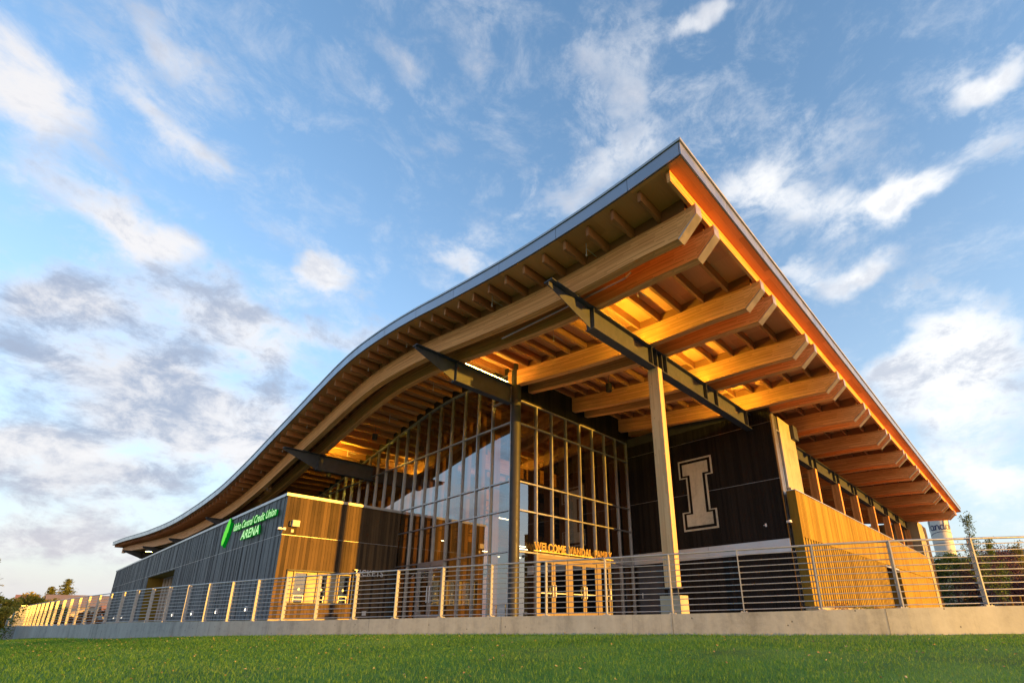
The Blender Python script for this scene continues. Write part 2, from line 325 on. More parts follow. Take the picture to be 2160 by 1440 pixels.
# ------------------------------------------------------------------ mesh writer
class MB:
    def __init__(s): s.v = []; s.f = []; s.uv = []; s.r = []; s.mi = []; s.cur = 0.; s.m = 0
    def face(s, pts, uvs=None):
        i = len(s.v); s.v += [tuple(p) for p in pts]; s.f.append(tuple(range(i, i+len(pts))))
        s.uv.append(uvs or [(0, 0)]*len(pts)); s.r.append(s.cur); s.mi.append(s.m)
    def box(s, x0, x1, y0, y1, z0, z1, grain=None):
        lo = (min(x0, x1), min(y0, y1), min(z0, z1)); hi = (max(x0, x1), max(y0, y1), max(z0, z1))
        d = [hi[i]-lo[i] for i in range(3)]
        g = grain if grain is not None else d.index(max(d))
        X = lambda a, b, c: ((lo, hi)[a][0], (lo, hi)[b][1], (lo, hi)[c][2])
        for q in (((0,0,0),(0,0,1),(0,1,1),(0,1,0)), ((1,0,0),(1,1,0),(1,1,1),(1,0,1)), ((0,0,0),(1,0,0),(1,0,1),(0,0,1)),
                  ((0,1,0),(0,1,1),(1,1,1),(1,1,0)), ((0,0,0),(0,1,0),(1,1,0),(1,0,0)), ((0,0,1),(1,0,1),(1,1,1),(0,1,1))):
            P = [X(*t) for t in q]
            ax = [i for i in range(3) if len({p[i] for p in P}) > 1]
            if len(ax) < 2: continue
            a = g if g in ax else ax[0]; bb = [i for i in ax if i != a][0]
            s.face(P, [(p[a], p[bb]) for p in P])
    def prism(s, poly, ax, a, b):
        """poly in the two axes other than ax (order: next axes ascending), extruded a..b along ax"""
        o = [i for i in range(3) if i != ax]
        def P(p, t):
            q = [0, 0, 0]; q[ax] = t; q[o[0]] = p[0]; q[o[1]] = p[1]; return tuple(q)
        s.face([P(p, a) for p in poly], [tuple(p) for p in poly]); s.face([P(p, b) for p in reversed(poly)], [tuple(p) for p in reversed(poly)])
        n = len(poly); L = 0
        for i in range(n):
            p, q = poly[i], poly[(i+1) % n]; l = math.dist(p, q)
            s.face([P(p, a), P(p, b), P(q, b), P(q, a)], [(L, a), (L, b), (L+l, b), (L+l, a)]); L += l
    def tube(s, p0, p1, r0, r1=None, n=8, caps=True):
        r1 = r0 if r1 is None else r1
        p0 = Vector(p0); p1 = Vector(p1); d = (p1-p0); L = d.length; d.normalize()
        a = d.orthogonal().normalized(); b = d.cross(a)
        c0 = [p0+(a*math.cos(2*PI*i/n)+b*math.sin(2*PI*i/n))*r0 for i in range(n)]
        c1 = [p1+(a*math.cos(2*PI*i/n)+b*math.sin(2*PI*i/n))*r1 for i in range(n)]
        for i in range(n):
            j = (i+1) % n; s.face([c0[i], c0[j], c1[j], c1[i]], [(0, i*.05), (0, i*.05+.05), (L, i*.05+.05), (L, i*.05)])
        if caps: s.face(list(reversed(c0))); s.face(c1)
    def sweep_y(s, ys, sec):
        """sec(y) -> list of (x,z) points; swept along y; uv along the arc"""
        rings = [[(x, y, z) for x, z in sec(y)] for y in ys]; n = len(rings[0]); L = 0
        for k in range(len(ys)-1):
            A, B = rings[k], rings[k+1]; l = math.dist(A[0], B[0]); w = 0
            for i in range(n):
                j = (i+1) % n; ww = math.dist(A[i], A[j])
                s.face([A[i], B[i], B[j], A[j]], [(L, w), (L+l, w), (L+l, w+ww), (L, w+ww)]); w += ww
            L += l
        s.face(rings[0]); s.face(list(reversed(rings[-1])))
    def build(s, name, mat, parent=None, smooth=False, origin=None):
        me = D.meshes.new(name)
        root = parent
        while root is not None and root.parent is not None: root = root.parent
        og = Vector(origin) if origin is not None else (Vector(WLOC[root.name]) if root is not None else Vector((0, 0, 0)))
        me.from_pydata([(p[0]-og[0], p[1]-og[1], p[2]-og[2]) for p in s.v], [], s.f)
        for mm in (mat if isinstance(mat, (list, tuple)) else [mat]): me.materials.append(mm)
        uvl = me.uv_layers.new(name='UVMap'); flat = np.array([c for f in s.uv for p in f for c in p[:2]], dtype=np.float32)
        uvl.data.foreach_set('uv', flat)
        at = me.attributes.new('rnd', 'FLOAT', 'FACE'); at.data.foreach_set('value', np.array(s.r, dtype=np.float32))
        me.polygons.foreach_set('material_index', np.array(s.mi, dtype=np.int32))
        if smooth: me.polygons.foreach_set('use_smooth', np.ones(len(me.polygons), dtype=bool))
        me.update()
        o = D.objects.new(name, me); COL.objects.link(o)
        WLOC[o.name] = tuple(og)
        if parent is not None:
            pl = Vector(WLOC[parent.name]); o.parent = parent; o.location = og-pl
        else: o.location = og
        return o
PI = math.pi
WLOC = {}
def tag(o, label=None, cat=None, group=None, kind=None):
    if label: o['label'] = label
    if cat: o['category'] = cat
    if group: o['group'] = group
    if kind: o['kind'] = kind
    return o
def thing(name, loc, label, cat, group=None):
    o = D.objects.new(name, None); COL.objects.link(o); o.location = loc; o.empty_display_size = .3
    WLOC[o.name] = tuple(loc); return tag(o, label, cat, group)
def bx(name, mat, parent, *a, **k):
    b = MB(); b.box(*a, **k); return b.build(name, mat, parent)
def interp(pts):
    ys = [p[0] for p in pts]; zs = [p[1] for p in pts]; n = len(pts)
    h = np.diff(ys); dl = np.diff(zs)/h
    m_ = [dl[0]]+[(dl[i-1]*h[i]+dl[i]*h[i-1])/(h[i-1]+h[i]) for i in range(1, n-1)]+[dl[-1]]
    def f(y):
        i = int(np.clip(np.searchsorted(ys, y)-1, 0, n-2)); t = (y-ys[i])/h[i]
        return ((2*t**3-3*t*t+1)*zs[i]+(t**3-2*t*t+t)*h[i]*m_[i]+(-2*t**3+3*t*t)*zs[i+1]+(t**3-t*t)*h[i]*m_[i+1])
    return f
def text_mesh(txt, size, extrude, xscale=1., shear=0., offset=0., spacing=1., bold=0.):
    cu = D.curves.new('t', 'FONT'); cu.body = txt; cu.size = size; cu.extrude = extrude; cu.shear = shear
    cu.offset = offset; cu.space_character = spacing; cu.resolution_u = 4
    o = D.objects.new('t', cu); COL.objects.link(o)
    me = D.meshes.new_from_object(o.evaluated_get(bpy.context.evaluated_depsgraph_get()))
    D.objects.remove(o); D.curves.remove(cu)
    for v in me.vertices: v.co.x *= xscale
    return me
def place_words(name, words, size, extrude, mats, parent, origin, facing, width, shear=0., offset=0., spacing=1., gap=.35):
    ms = [text_mesh(w, size, extrude, 1., shear, offset, spacing) for w in words]
    ext = [(min(v.co.x for v in m_.vertices), max(v.co.x for v in m_.vertices)) for m_ in ms]
    tot = sum(b-a for a, b in ext)+gap*size*(len(words)-1); k = width/tot; u = 0.
    for m_, (a, b) in zip(ms, ext):
        og = Vector(origin)+(Vector((0, -u*k, 0)) if facing == 'x-' else Vector((u*k, 0, 0)))
        place_text(name, m_, mats, parent, og, facing, (b-a)*k); u += b-a+gap*size
def place_text(name, me, mats, parent, origin, facing, width=None):
    """facing 'x-' : front towards -x, reads towards -y ; 'y-' : front towards -y, reads towards +x"""
    xs = [v.co.x for v in me.vertices]; x0, x1 = min(xs), max(xs)
    k = (width/(x1-x0)) if width else 1.
    og = Vector(origin); R_ = Matrix(((0, 0, -1), (-1, 0, 0), (0, 1, 0))) if facing == 'x-' else Matrix(((1, 0, 0), (0, 0, -1), (0, 1, 0)))
    for v in me.vertices: v.co = R_ @ Vector(((v.co.x-x0)*k, v.co.y, v.co.z))
    me.materials.clear()
    for mm in mats: me.materials.append(mm)
    me.update()
    if len(mats) > 1:
        fn = Vector((-1, 0, 0)) if facing == 'x-' else Vector((0, -1, 0))
        for p in me.polygons: p.material_index = 1 if p.normal.dot(fn) > .9 else 0
    me.name = name
    o = D.objects.new(name, me); COL.objects.link(o); WLOC[o.name] = tuple(og)
    if parent is not None: o.parent = parent; o.location = og-Vector(WLOC[parent.name])
    else: o.location = og
    return o

# ================================================================== setting
# the plan line of the curved retaining wall and its railing (posts every 1.25 m): x, y
ARC = [(-.55,-16.55),(-1.66,-15.35),(-2.65,-14.13),(-3.44,-13.12),(-4.02,-12.07),(-4.51,-10.95),(-4.97,-9.80),(-5.43,-8.63),(-5.89,-7.44),(-6.37,-6.26),(-6.83,-5.11),(-7.29,-3.94),
 (-7.72,-2.78),(-8.14,-1.6),(-8.5,-.43),(-8.82,.77),(-9.13,1.95),(-9.42,3.17),(-9.69,4.39),(-9.95,5.63),(-10.2,6.86),(-10.44,8.1),(-10.66,9.33),(-10.88,10.57),(-11.08,11.8),
 (-11.27,13.02),(-11.45,14.25),(-11.62,15.48),(-11.77,16.7),(-11.93,17.94),(-12.05,19.17),(-12.16,20.42),(-12.26,21.66),(-12.36,22.91),(-12.46,24.16),(-12.54,25.41),(-12.63,26.65)]
ARC0 = ARC[:]
ZT = interp([(-20, .20), (-14, .145), (-10, .075), (-6, .055), (-2, .015), (2, 0), (7, -.01), (12, -.065), (18, -.125), (24, -.15), (60, -.16)])
GB = interp([(-20, -.28), (-8, -.28), (-4, -.30), (0, -.35), (5, -.45), (9, -.55), (14, -.60), (20, -.70), (26, -.86), (31, -1.02), (60, -1.4)])
line = [(2.2, -19.2)]+ARC+[(-12.70, 27.9), (-12.75, 29.0)]
def dense(pts, m):
    P = [Vector(p) for p in pts]; out = []
    for i in range(len(P)-1):
        p0, p1, p2, p3 = P[max(0, i-1)], P[i], P[i+1], P[min(len(P)-1, i+2)]
        for k in range(m):
            t = k/m; q = .5*((2*p1)+(p2-p0)*t+(2*p0-5*p1+4*p2-p3)*t*t+(3*p1-p0-3*p2+p3)*t**3); out.append((q.x, q.y))
    return out+[tuple(P[-1])]
def arc_norm(i):
    a = Vector(line[max(0, i-1)]); b = Vector(line[min(len(line)-1, i+1)]); t = (b-a).normalized()
    return Vector((-t.y, t.x)), t            # outward (towards the lawn)
def grass_z(y, s):
    return GB(y)-.052*min(s, 9.)-.09*max(0., min(s, 16.)-9.)-.02*max(0., s-16.)

# lawn sheet, from the wall outwards
ln = [(9., -26.)]+line+[(-12.8, 36.), (-12.8, 60.)]
S = [-.12, .0, .15, .5, 1, 1.8, 2.8, 4, 5.5, 7.5, 10, 14, 20, 30, 46]
mb = MB(); grid = []
for i, (x, y) in enumerate(ln):
    a = Vector(ln[max(0, i-1)]); b = Vector(ln[min(len(ln)-1, i+1)]); t = (b-a).normalized(); n = Vector((-t.y, t.x))
    grid.append([(x+n.x*s, y+n.y*s, grass_z(y, max(0, s))+.02*math.sin(x*3.1+s)*math.sin(s*2.3+y) if s > 0 else grass_z(y, 0)) for s in S])
for i in range(len(grid)-1):
    for j in range(len(S)-1): mb.face([grid[i][j], grid[i][j+1], grid[i+1][j+1], grid[i+1][j]])
mt, T, b, o = new_mat('lawn soil and thatch')
co = T.n('ShaderNodeTexCoord').outputs['Object']
f = T.math('ADD', T.math('MULTIPLY', T.noise(co, .8, 4), .5), T.math('MULTIPLY', T.noise(co, 34, 5, .7), .5))
T.put(b.inputs['Base Color'], T.ramp(f, [(.35, (.045, .11, .010)), (.5, (.10, .24, .02)), (.68, (.17, .32, .04))])); b.inputs['Roughness'].default_value = .9
bump(T, b, T.noise(co, 60, 5, .7), .8, .03)
tag(mb.build('lawn', mt, None), kind='structure')

# grass blades
def blades():
    P = np.array([p for p in ln[1:-2]]); seg = np.diff(P, axis=0); L = np.hypot(*seg.T); cum = np.concatenate([[0], np.cumsum(L)])
    N = 720000
    tt = rng.uniform(0, cum[-1], N); k = np.clip(np.searchsorted(cum, tt)-1, 0, len(L)-1); fr = (tt-cum[k])/L[k]
    s = rng.uniform(.0, 9.5, N)
    T_ = seg/L[:, None]; nrm = np.stack([-T_[:, 1], T_[:, 0]], 1)
    # smooth normals along the line
    nv = np.vstack([nrm[:1], (nrm[:-1]+nrm[1:])/2, nrm[-1:]]); nn = nv[k]*(1-fr)[:, None]+nv[k+1]*fr[:, None]; nn /= np.hypot(*nn.T)[:, None]
    base = P[k]+seg[k]*fr[:, None]+nn*s[:, None]
    dv = base-np.array(CAM[:2]); d = np.hypot(*dv.T)
    yaw = .7604; fx = dv[:, 0]*math.cos(yaw)+dv[:, 1]*math.sin(yaw); rx = dv[:, 0]*math.sin(yaw)-dv[:, 1]*math.cos(yaw)
    keep = (fx > 2.2) & (np.abs(rx) < fx*1.75+1.5) & (rng.uniform(0, 1, N) < np.clip(8/d, .25, 1))
    base = base[keep]; s = s[keep]; d = d[keep]; n = len(base)
    gy = np.linspace(-20, 45, 400); GBv = np.interp(base[:, 1], gy, [GB(y) for y in gy])
    z = GBv-.052*s
    h = rng.uniform(.016, .042, n)*(1+.25*np.clip((.25-s)/.25, 0, 1)*rng.uniform(0, 3, n)); wd = rng.uniform(.0016, .0032, n)*np.clip(d/6, 1, 4)
    a = rng.uniform(0, 2*PI, n); lean = rng.uniform(.0, .03, n); la = rng.uniform(0, 2*PI, n)
    v = np.zeros((n, 3, 3)); cx, sx = np.cos(a)*wd, np.sin(a)*wd
    v[:, 0, 0] = base[:, 0]-cx; v[:, 0, 1] = base[:, 1]-sx; v[:, 1, 0] = base[:, 0]+cx; v[:, 1, 1] = base[:, 1]+sx
    v[:, 0, 2] = v[:, 1, 2] = z-.005
    v[:, 2, 0] = base[:, 0]+np.cos(la)*lean; v[:, 2, 1] = base[:, 1]+np.sin(la)*lean; v[:, 2, 2] = z+h
    me = D.meshes.new('grass'); me.vertices.add(n*3); me.vertices.foreach_set('co', v.reshape(-1).astype(np.float32))
    me.loops.add(n*3); me.loops.foreach_set('vertex_index', np.arange(n*3, dtype=np.int32)); me.polygons.add(n)
    me.polygons.foreach_set('loop_start', np.arange(0, n*3, 3, dtype=np.int32)); me.polygons.foreach_set('loop_total', np.full(n, 3, dtype=np.int32))
    at = me.attributes.new('rnd', 'FLOAT', 'FACE')
    patch = .5+.5*np.sin(base[:, 0]*1.1+np.sin(base[:, 1]*.7)*2)*np.sin(base[:, 1]*.9+base[:, 0]*.4+np.sin(base[:, 0]*2.7))
    at.data.foreach_set('value', np.clip(rng.uniform(0, 1, n)*.75+patch*.22, 0, 1).astype(np.float32))
    me.materials.append(leaf_mat('grass blades', [(.045, .11, .012), (.095, .225, .020), (.16, .31, .035), (.27, .35, .09)], .35)); me.update(calc_edges=True)
    g = D.objects.new('grass', me); COL.objects.link(g); tag(g, 'short green lawn grass along the foot of the concrete wall', 'grass', kind='stuff')
blades()
# a few dry leaves lying on the lawn
mb = MB()
for _ in range(800):
    i = random.randrange(1, len(line)-12); n, t = arc_norm(i); s = random.uniform(.1, 7.5); k = random.uniform(0, 1.2)
    x = line[i][0]+n.x*s+t.x*k; y = line[i][1]+n.y*s+t.y*k; z = grass_z(y, s)+random.uniform(.035, .055)
    a = random.uniform(0, 2*PI); r = random.uniform(.008, .024); mb.cur = random.random()
    mb.face([(x+r*math.cos(a+q)*(1 if j % 2 else .6), y+r*math.sin(a+q)*(1 if j % 2 else .6), z+random.uniform(-.01, .012)) for j, q in enumerate((0, 1.2, 2.5, 3.6, 5.))])
tag(mb.build('fallen_leaves', leaf_mat('dry leaves', [(.30, .20, .08), (.45, .36, .20), (.22, .12, .05)], .1)), 'scattered dry leaves lying on the lawn', 'leaves', kind='stuff')

# plaza paving and the wide ground beyond
mb = MB(); xs = [2.2]+[p[0] for p in ARC]+[-12.7, -12.75]; ys = [-19.2]+[p[1] for p in ARC]+[27.9, 60.]
for i in range(len(xs)-1):
    mb.face([(xs[i]+.1, ys[i], ZT(ys[i])-.035), (70, ys[i], ZT(ys[i])-.035), (70, ys[i+1], ZT(ys[i+1])-.035), (xs[i+1]+.1, ys[i+1], ZT(ys[i+1])-.035)])
tag(mb.build('plaza', M['plaza']), kind='structure')
mb = MB(); mb.face([(-900, -900, -1.9), (900, -900, -1.9), (900, 900, -1.9), (-900, 900, -1.9)])
mt, T, b, o = new_mat('dry ground'); co = T.n('ShaderNodeTexCoord').outputs['Object']
T.put(b.inputs['Base Color'], T.ramp(T.noise(co, .05, 8, .65), [(.35, (.05, .075, .02)), (.6, (.16, .13, .06))])); b.inputs['Roughness'].default_value = .95
tag(mb.build('ground', mt), kind='structure')
# far hills: low ridges with their own relief
def ridge(name, cx, cy, lx, ly, h, mat, rot=0., seed=1, n=44):
    mb = MB(); r = random.Random(seed); ph = [r.uniform(0, 6) for _ in range(6)]
    def z(u, v): return h*max(0, (1-u*u))*max(0, 1-v*v)*(1+.18*math.sin(u*5+ph[0])+.10*math.sin(u*13+ph[1]+v*3)+.05*math.sin(u*29+ph[2]))-1.95
    P = [[None]*(n//2+1) for _ in range(n+1)]
    for i in range(n+1):
        for j in range(n//2+1):
            u = -1+2*i/n; v = -1+4*j/n; x, y = u*lx, v*ly; P[i][j] = (cx+x*math.cos(rot)-y*math.sin(rot), cy+x*math.sin(rot)+y*math.cos(rot), z(u, v))
    for i in range(n):
        for j in range(n//2): mb.face([P[i][j], P[i+1][j], P[i+1][j+1], P[i][j+1]])
    return tag(mb.build(name, mat, smooth=True), kind='structure')
mt, T, b, o = new_mat('dry hillside'); co = T.n('ShaderNodeTexCoord').outputs['Object']
T.put(b.inputs['Base Color'], T.ramp(T.noise(co, .12, 9, .7), [(.35, (.07, .075, .03)), (.5, (.20, .155, .085)), (.65, (.27, .21, .11))])); b.inputs['Roughness'].default_value = 1.
ridge('hillside', 150, -16, 60, 70, 13.5, mt, .1, 3)
ridge('hill', 60, 420, 260, 90, 9, mt, .1, 5)

# ================================================================== retaining wall
line_posts = line; line = dense(line, 4)
wall = thing('retaining_wall', (-7, -4, 0), 'long low curved concrete wall under the metal railing', 'retaining wall')
mb = MB(); W2 = .13
def off(i, s):
    n, t = arc_norm(i); return (line[i][0]+n.x*s, line[i][1]+n.y*s)
for i in range(len(line)-1):
    for (sa, sb, za, zb_) in ((W2, W2, None, 0), (W2, -W2, 0, 0), (-W2, -W2, 0, None)):
        pa, pb = off(i, sa), off(i+1, sa); qa, qb = off(i, sb), off(i+1, sb); ya, yb = line[i][1], line[i+1][1]
        g = -1.7
        if za is None: mb.face([(*pa, g), (*pb, g), (*pb, ZT(yb)), (*pa, ZT(ya))])
        elif zb_ is None: mb.face([(*pa, ZT(ya)), (*pb, ZT(yb)), (*pb, g), (*pa, g)])
        else: mb.face([(*pa, ZT(ya)), (*pb, ZT(yb)), (*qb, ZT(yb)), (*qa, ZT(ya))])
mb.build('wall_body', M['wallconc'], wall, smooth=False)
# pour joints: shallow dark grooves every third post bay, sealed with a strip
for i in range(6, len(line)-8, 11):
    n, t = arc_norm(i); x, y = line[i]; q = MB()
    c0 = Vector((x, y))+n*(W2+.001); a_, b_ = c0-t*.003, c0+t*.003; z1 = ZT(y)
    c2 = n*.003
    q.face([(a_.x+c2.x, a_.y+c2.y, -1.), (b_.x+c2.x, b_.y+c2.y, -1.), (b_.x+c2.x, b_.y+c2.y, z1-.004), (a_.x+c2.x, a_.y+c2.y, z1-.004)])
    q.build('joint_strip', M['steel'], wall)
e = thing('end_wall', (-12.9, 29.4, -1), 'upright concrete slab at the far left end of the railing', 'wall')
mb = MB(); mb.prism([(-13.35, -1.9), (-12.55, -1.9), (-12.55, .95), (-12.9, .95), (-13.35, .2)], 1, 29.05, 29.35); mb.build('slab', M['wallconc'], e)
bx('coping', M['coping'], e, -12.93, -12.53, 29.03, 29.37, .95, .985)

line = line_posts
# ================================================================== railing
rail = thing('railing', (-7, -4, 0), 'long curved galvanised railing with horizontal rods on the low concrete wall', 'railing')
post_mesh = None
for i, (x, y) in enumerate(ARC0):
    n, t = arc_norm(i+1); z = ZT(y); ang = math.atan2(n.y, n.x)
    if post_mesh is None:
        q = MB(); q.box(-.048, .048, -.010, .010, -.01, 1.085); q.box(-.075, .075, -.06, .06, -.002, .012)
        for k in (-.05, .05):
            for k2 in (-.038, .038): q.tube((k, k2, .012), (k, k2, .026), .008, n=6)
        p = q.build('post', M['post'], None, origin=(0, 0, 0)); post_mesh = p.data
    else:
        p = D.objects.new('post', post_mesh); COL.objects.link(p)
    p.parent = rail; p.location = Vector((x, y, z))-rail.location; p.rotation_euler = (0, 0, ang)
heights = [1.085]+[.995-.105*k for k in range(10)]
fine = []
RL = [(1.0, -18.0)]+ARC0+[(-12.70, 27.9), (-12.75, 28.9)]
for hi, h in enumerate(heights):
    cu = D.curves.new('rail', 'CURVE'); cu.dimensions = '3D'; cu.bevel_depth = .019 if hi == 0 else .0085; cu.bevel_resolution = 2; cu.resolution_u = 3
    sp = cu.splines.new('NURBS'); sp.points.add(len(RL)-1); sp.order_u = 3; sp.use_endpoint_u = True
    for k, (x, y) in enumerate(RL): sp.points[k].co = (x, y, ZT(y)+h, 1)
    o = D.objects.new('r', cu); COL.objects.link(o)
    me = D.meshes.new_from_object(o.evaluated_get(bpy.context.evaluated_depsgraph_get())); D.objects.remove(o)
    me.transform(Matrix.Translation(-rail.location)); me.materials.clear(); me.materials.append(M['rail'])
    me.polygons.foreach_set('use_smooth', np.ones(len(me.polygons), dtype=bool))
    nm = 'top_rail' if hi == 0 else 'rod'; r_ = D.objects.new(nm, me); COL.objects.link(r_); r_.parent = rail; WLOC[r_.name] = tuple(rail.location)

# ================================================================== arena building
A = thing('arena_building', (0, 0, 0), 'timber and glass arena with a sweeping wave shaped roof', 'arena')
SOF = interp([(-11.6, 9.985), (-11.14, 9.97), (-9.8, 9.935), (-8.24, 9.95), (-7.0, 10.01), (-5.65, 10.11), (-4.2, 10.27), (-3.4, 10.37), (-1.8, 10.59), (-.1, 10.84), (1.5, 11.02), (3.2, 11.13),
              (4.8, 11.15), (6.45, 11.02), (8.9, 10.63), (11.4, 10.18), (14.8, 9.58), (18, 9.02), (20.5, 8.65), (23.2, 8.32), (27, 8.07), (31.9, 7.93), (36, 7.90), (41, 8.02), (45, 8.2), (50.6, 8.5), (58, 9.0), (66, 9.55), (73.8, 10.0), (77, 10.15)])
XL, XR, YE, YF = -5.27, 51.0, -11.14, 76.7
ys = list(np.arange(YE, YF, .55))+[YF]
# roof deck: plywood underside, metal topside
mb = MB()
for k in range(len(ys)-1):
    a_, b_ = ys[k], ys[k+1]; za, zb_ = SOF(a_), SOF(b_)
    for x0, x1 in ((XL, 8.), (8., 26.), (26., XR)):
        mb.m = 0; mb.face([(x0, a_, za), (x0, b_, zb_), (x1, b_, zb_), (x1, a_, za)], [(x0, a_), (x0, b_), (x1, b_), (x1, a_)])
        mb.m = 1; mb.face([(x0, a_, za+.36), (x1, a_, za+.36), (x1, b_, zb_+.36), (x0, b_, zb_+.36)])
mb.m = 1
mb.face([(XR, YE, SOF(YE)), (XR, YE, SOF(YE)+.36), (XL, YE, SOF(YE)+.36), (XL, YE, SOF(YE))])
mb.build('roof_deck', [M['ply'], M['fascia']], A)
# fascia panels along the curved verge, each 2.4 m with an open joint
seams = [-11.14]+[-9.72+2.4*k for k in range(60)]; seams = [s for s in seams if s < YF-.3]+[YF]
for k in range(len(seams)-1):
    a_, b_ = seams[k]+.006, seams[k+1]-.006
    mb = MB(); yy = list(np.linspace(a_, b_, 6))
    mb.sweep_y(yy, lambda y: [(XL-.035, SOF(y)), (XL-.035, SOF(y)+.355), (XL-.004, SOF(y)+.355), (XL-.004, SOF(y))])
    mb.build('fascia_panel', M['fascia'], A)
mb = MB(); mb.sweep_y(ys, lambda y: [(XL-.003, SOF(y)-.012), (XL-.003, SOF(y)+.37), (XL+.01, SOF(y)+.37), (XL+.01, SOF(y)-.012)]); mb.build('fascia_backing', M['steel'], A)
mb = MB(); mb.sweep_y(ys, lambda y: [(XL-.06, SOF(y)+.375), (XL-.06, SOF(y)+.44), (XL+.2, SOF(y)+.46), (XL+.2, SOF(y)+.375)]); mb.build('verge_trim', M['coping'], A)
z0 = SOF(YE)
for k in range(24):
    x0, x1 = (-5.30+2.42*k)+.006, min(XR, -5.30+2.42*(k+1))-.006
    if x0 < XR: bx('fascia_panel', M['fascia'], A, x0, x1, YE-.035, YE-.004, z0, z0+.355)
bx('eave_trim', M['coping'], A, XL-.06, XR+.03, YE-.07, YE-.0, z0+.375, z0+.44)
bx('fascia_backing', M['steel'], A, XL-.003, XR, YE-.003, YE+.01, z0-.012, z0+.37)

# glulam beams
PAIRS = [-4.2, -.22, 3.82, 7.76, 12.1, 16.8, 21.6, 26.1, 31.2, 36.6, 41.4, 46.4]
def drop(y): t = min(1, max(0, (-8.8-y)/2.0)); return .13*t*t*(3-2*t)
def BT(y): return SOF(y)-.312-drop(y)
def BB(y):
    if y < -10.38: return 9.235+(8.785-9.235)*(y+10.88)/.5
    return SOF(y)-1.03-drop(y)*1.0
def beam(x0, y1, w=.26):
    yy = [-10.88, -10.63, -10.38]+list(np.arange(-10.0, y1, .6))+[y1]
    mb = MB(); mb.sweep_y(yy, lambda y: [(x0, BT(y)), (x0, BB(y)), (x0+w, BB(y)), (x0+w, BT(y))]); o = mb.build('glulam_beam', M['glulam'], A)
    q = MB(); q.prism([(-10.905, BT(-10.88)+.015), (-10.905, 9.22), (-10.385, 8.755), (-10.365, 8.785), (-10.883, 9.245), (-10.883, BT(-10.88)+.015)], 0, x0-.012, x0+w+.012)
    q.build('end_cap', M['cap'], o)
    q = MB(); q.sweep_y([-10.6]+list(np.arange(-10.0, y1, .6))+[y1], lambda y: [(x0+.05, BT(y)+.002), (x0+.05, SOF(y)-.003), (x0+w-.05, SOF(y)-.003), (x0+w-.05, BT(y)+.002)])
    q.build('blocking', M['joist'], o)
    return o
for i, px in enumerate(PAIRS):
    for k in (0, 1):
        yl = 75.8 if i == 0 else (.30 if i == 1 else (34. if i < 5 else 12.))
        beam(px+(.96 if i else .96)*k, yl)

# purlins, one row every 0.815 m; the first hundred rows are parts, the few last rows one part
rest = MB()
for k in range(108):
    y = -10.72+.815*k
    if y > YF-.4: break
    zt_ = SOF(y)-.004; zb_ = SOF(y)-.312
    xe = XR-.2 if y < .3 else (14. if y < 34 else 3.)
    q = rest if k >= 98 else MB()
    q.box(-5.1, xe, y-.045, y+.045, zb_-(0.02 if k == 0 else 0), zt_, grain=0)
    if k < 98: q.build('purlin', M['glulam'] if k == 0 else M['joist'], A)
tag(rest.build('purlin_rows', M['joist'], A), kind='stuff')

# steel girders across the beams, with tapered outriggers
def girder(y, x_end, depth, strips=(), stiff=(), beams=None):
    zt_ = SOF(y)-1.03-.045
    mb = MB(); mb.prism([(-5.14, zt_-.028), (-5.14, zt_-.15), (-3.3, zt_-depth+.028), (x_end, zt_-depth+.028), (x_end, zt_-.028)], 1, y-.011, y+.011)
    mb.box(-5.16, x_end, y-.16, y+.16, zt_-.028, zt_)
    mb.box(-3.36, x_end, y-.16, y+.16, zt_-depth, zt_-depth+.028)
    g = mb.build('girder', M['steel'], A)
    for x in (-3.3, *stiff):
        q = MB(); q.box(x-.011, x+.011, y-.15, y-.012, zt_-depth+.03, zt_-.03); q.box(x-.011, x+.011, y+.012, y+.15, zt_-depth+.03, zt_-.03); q.build('stiffener', M['steel'], g)
    for x in (beams or PAIRS):
        for k in (0, .96):
            if x+k < x_end-.1:
                q = MB(); q.box(x+k-.03, x+k+.29, y-.13, y+.13, zt_+.001, zt_+.043); q.build('bearing_plate', M['steel'], g)
    for (x0, x1, dy) in strips:
        q = MB(); q.tube((x0, y+dy, zt_+.042), (x1, y+dy, zt_+.042), .006 if y > 20 else .010, n=8); q.build('strip_light', M['led'] if y == 0 else M['led2'], g)
        q = MB(); q.box(x0, x1, y+dy-.02, y+dy+.02, zt_+.003, zt_+.026); q.build('light_housing', M['steel'], g)
    return zt_
G1 = girder(-6.88, 50., .75, [(-2.75, -.45, -.06), (1.2, 3.6, -.06), (5.2, 7.5, -.06)],
            [-.22+.13, .22, .55, .96-.22+.13, 3.95, 4.9, 7.9]+[p+d for p in PAIRS[4:] for d in (.13, 1.09)])
G2 = girder(0., -.33, .88, [(-2.9, -.6, -.14), (-2.9, -.6, .08)], [], [-4.2])
G3 = girder(12.75, .0, .9, [(-2.9, -1.5, .03), (-2.9, -1.5, .09)], [], [-4.2])
for y, d in ((26.7, .9), (38.5, .9), (51.5, .9), (66., .9)): girder(y, 6., d, [(-2.9, -1.2, .05)], [], [-4.2])

# timber column on a concrete plinth
zc = G1-.75
mb = MB(); mb.box(.095, .345, -7.09, -6.68, .86, zc, grain=2); colm = mb.build('timber_column', M['column'], A)
q = MB(); q.box(.06, .38, -7.12, -6.65, .835, .858); q.box(.19, .25, -7.05, -6.72, .64, .834); q.box(.10, .34, -6.9, -6.87, .64, .834); q.build('steel_shoe', M['steel'], colm)
q = MB(); q.box(-.02, .46, -7.22, -6.55, -.3, .635); q.build('plinth', M['conc'], colm)
for p in PAIRS[4:]:
    x = p+.48; mb = MB(); mb.box(x-.15, x+.15, -7.1, -6.66, .0, zc, grain=2); mb.build('timber_column', M['glulam'], A)
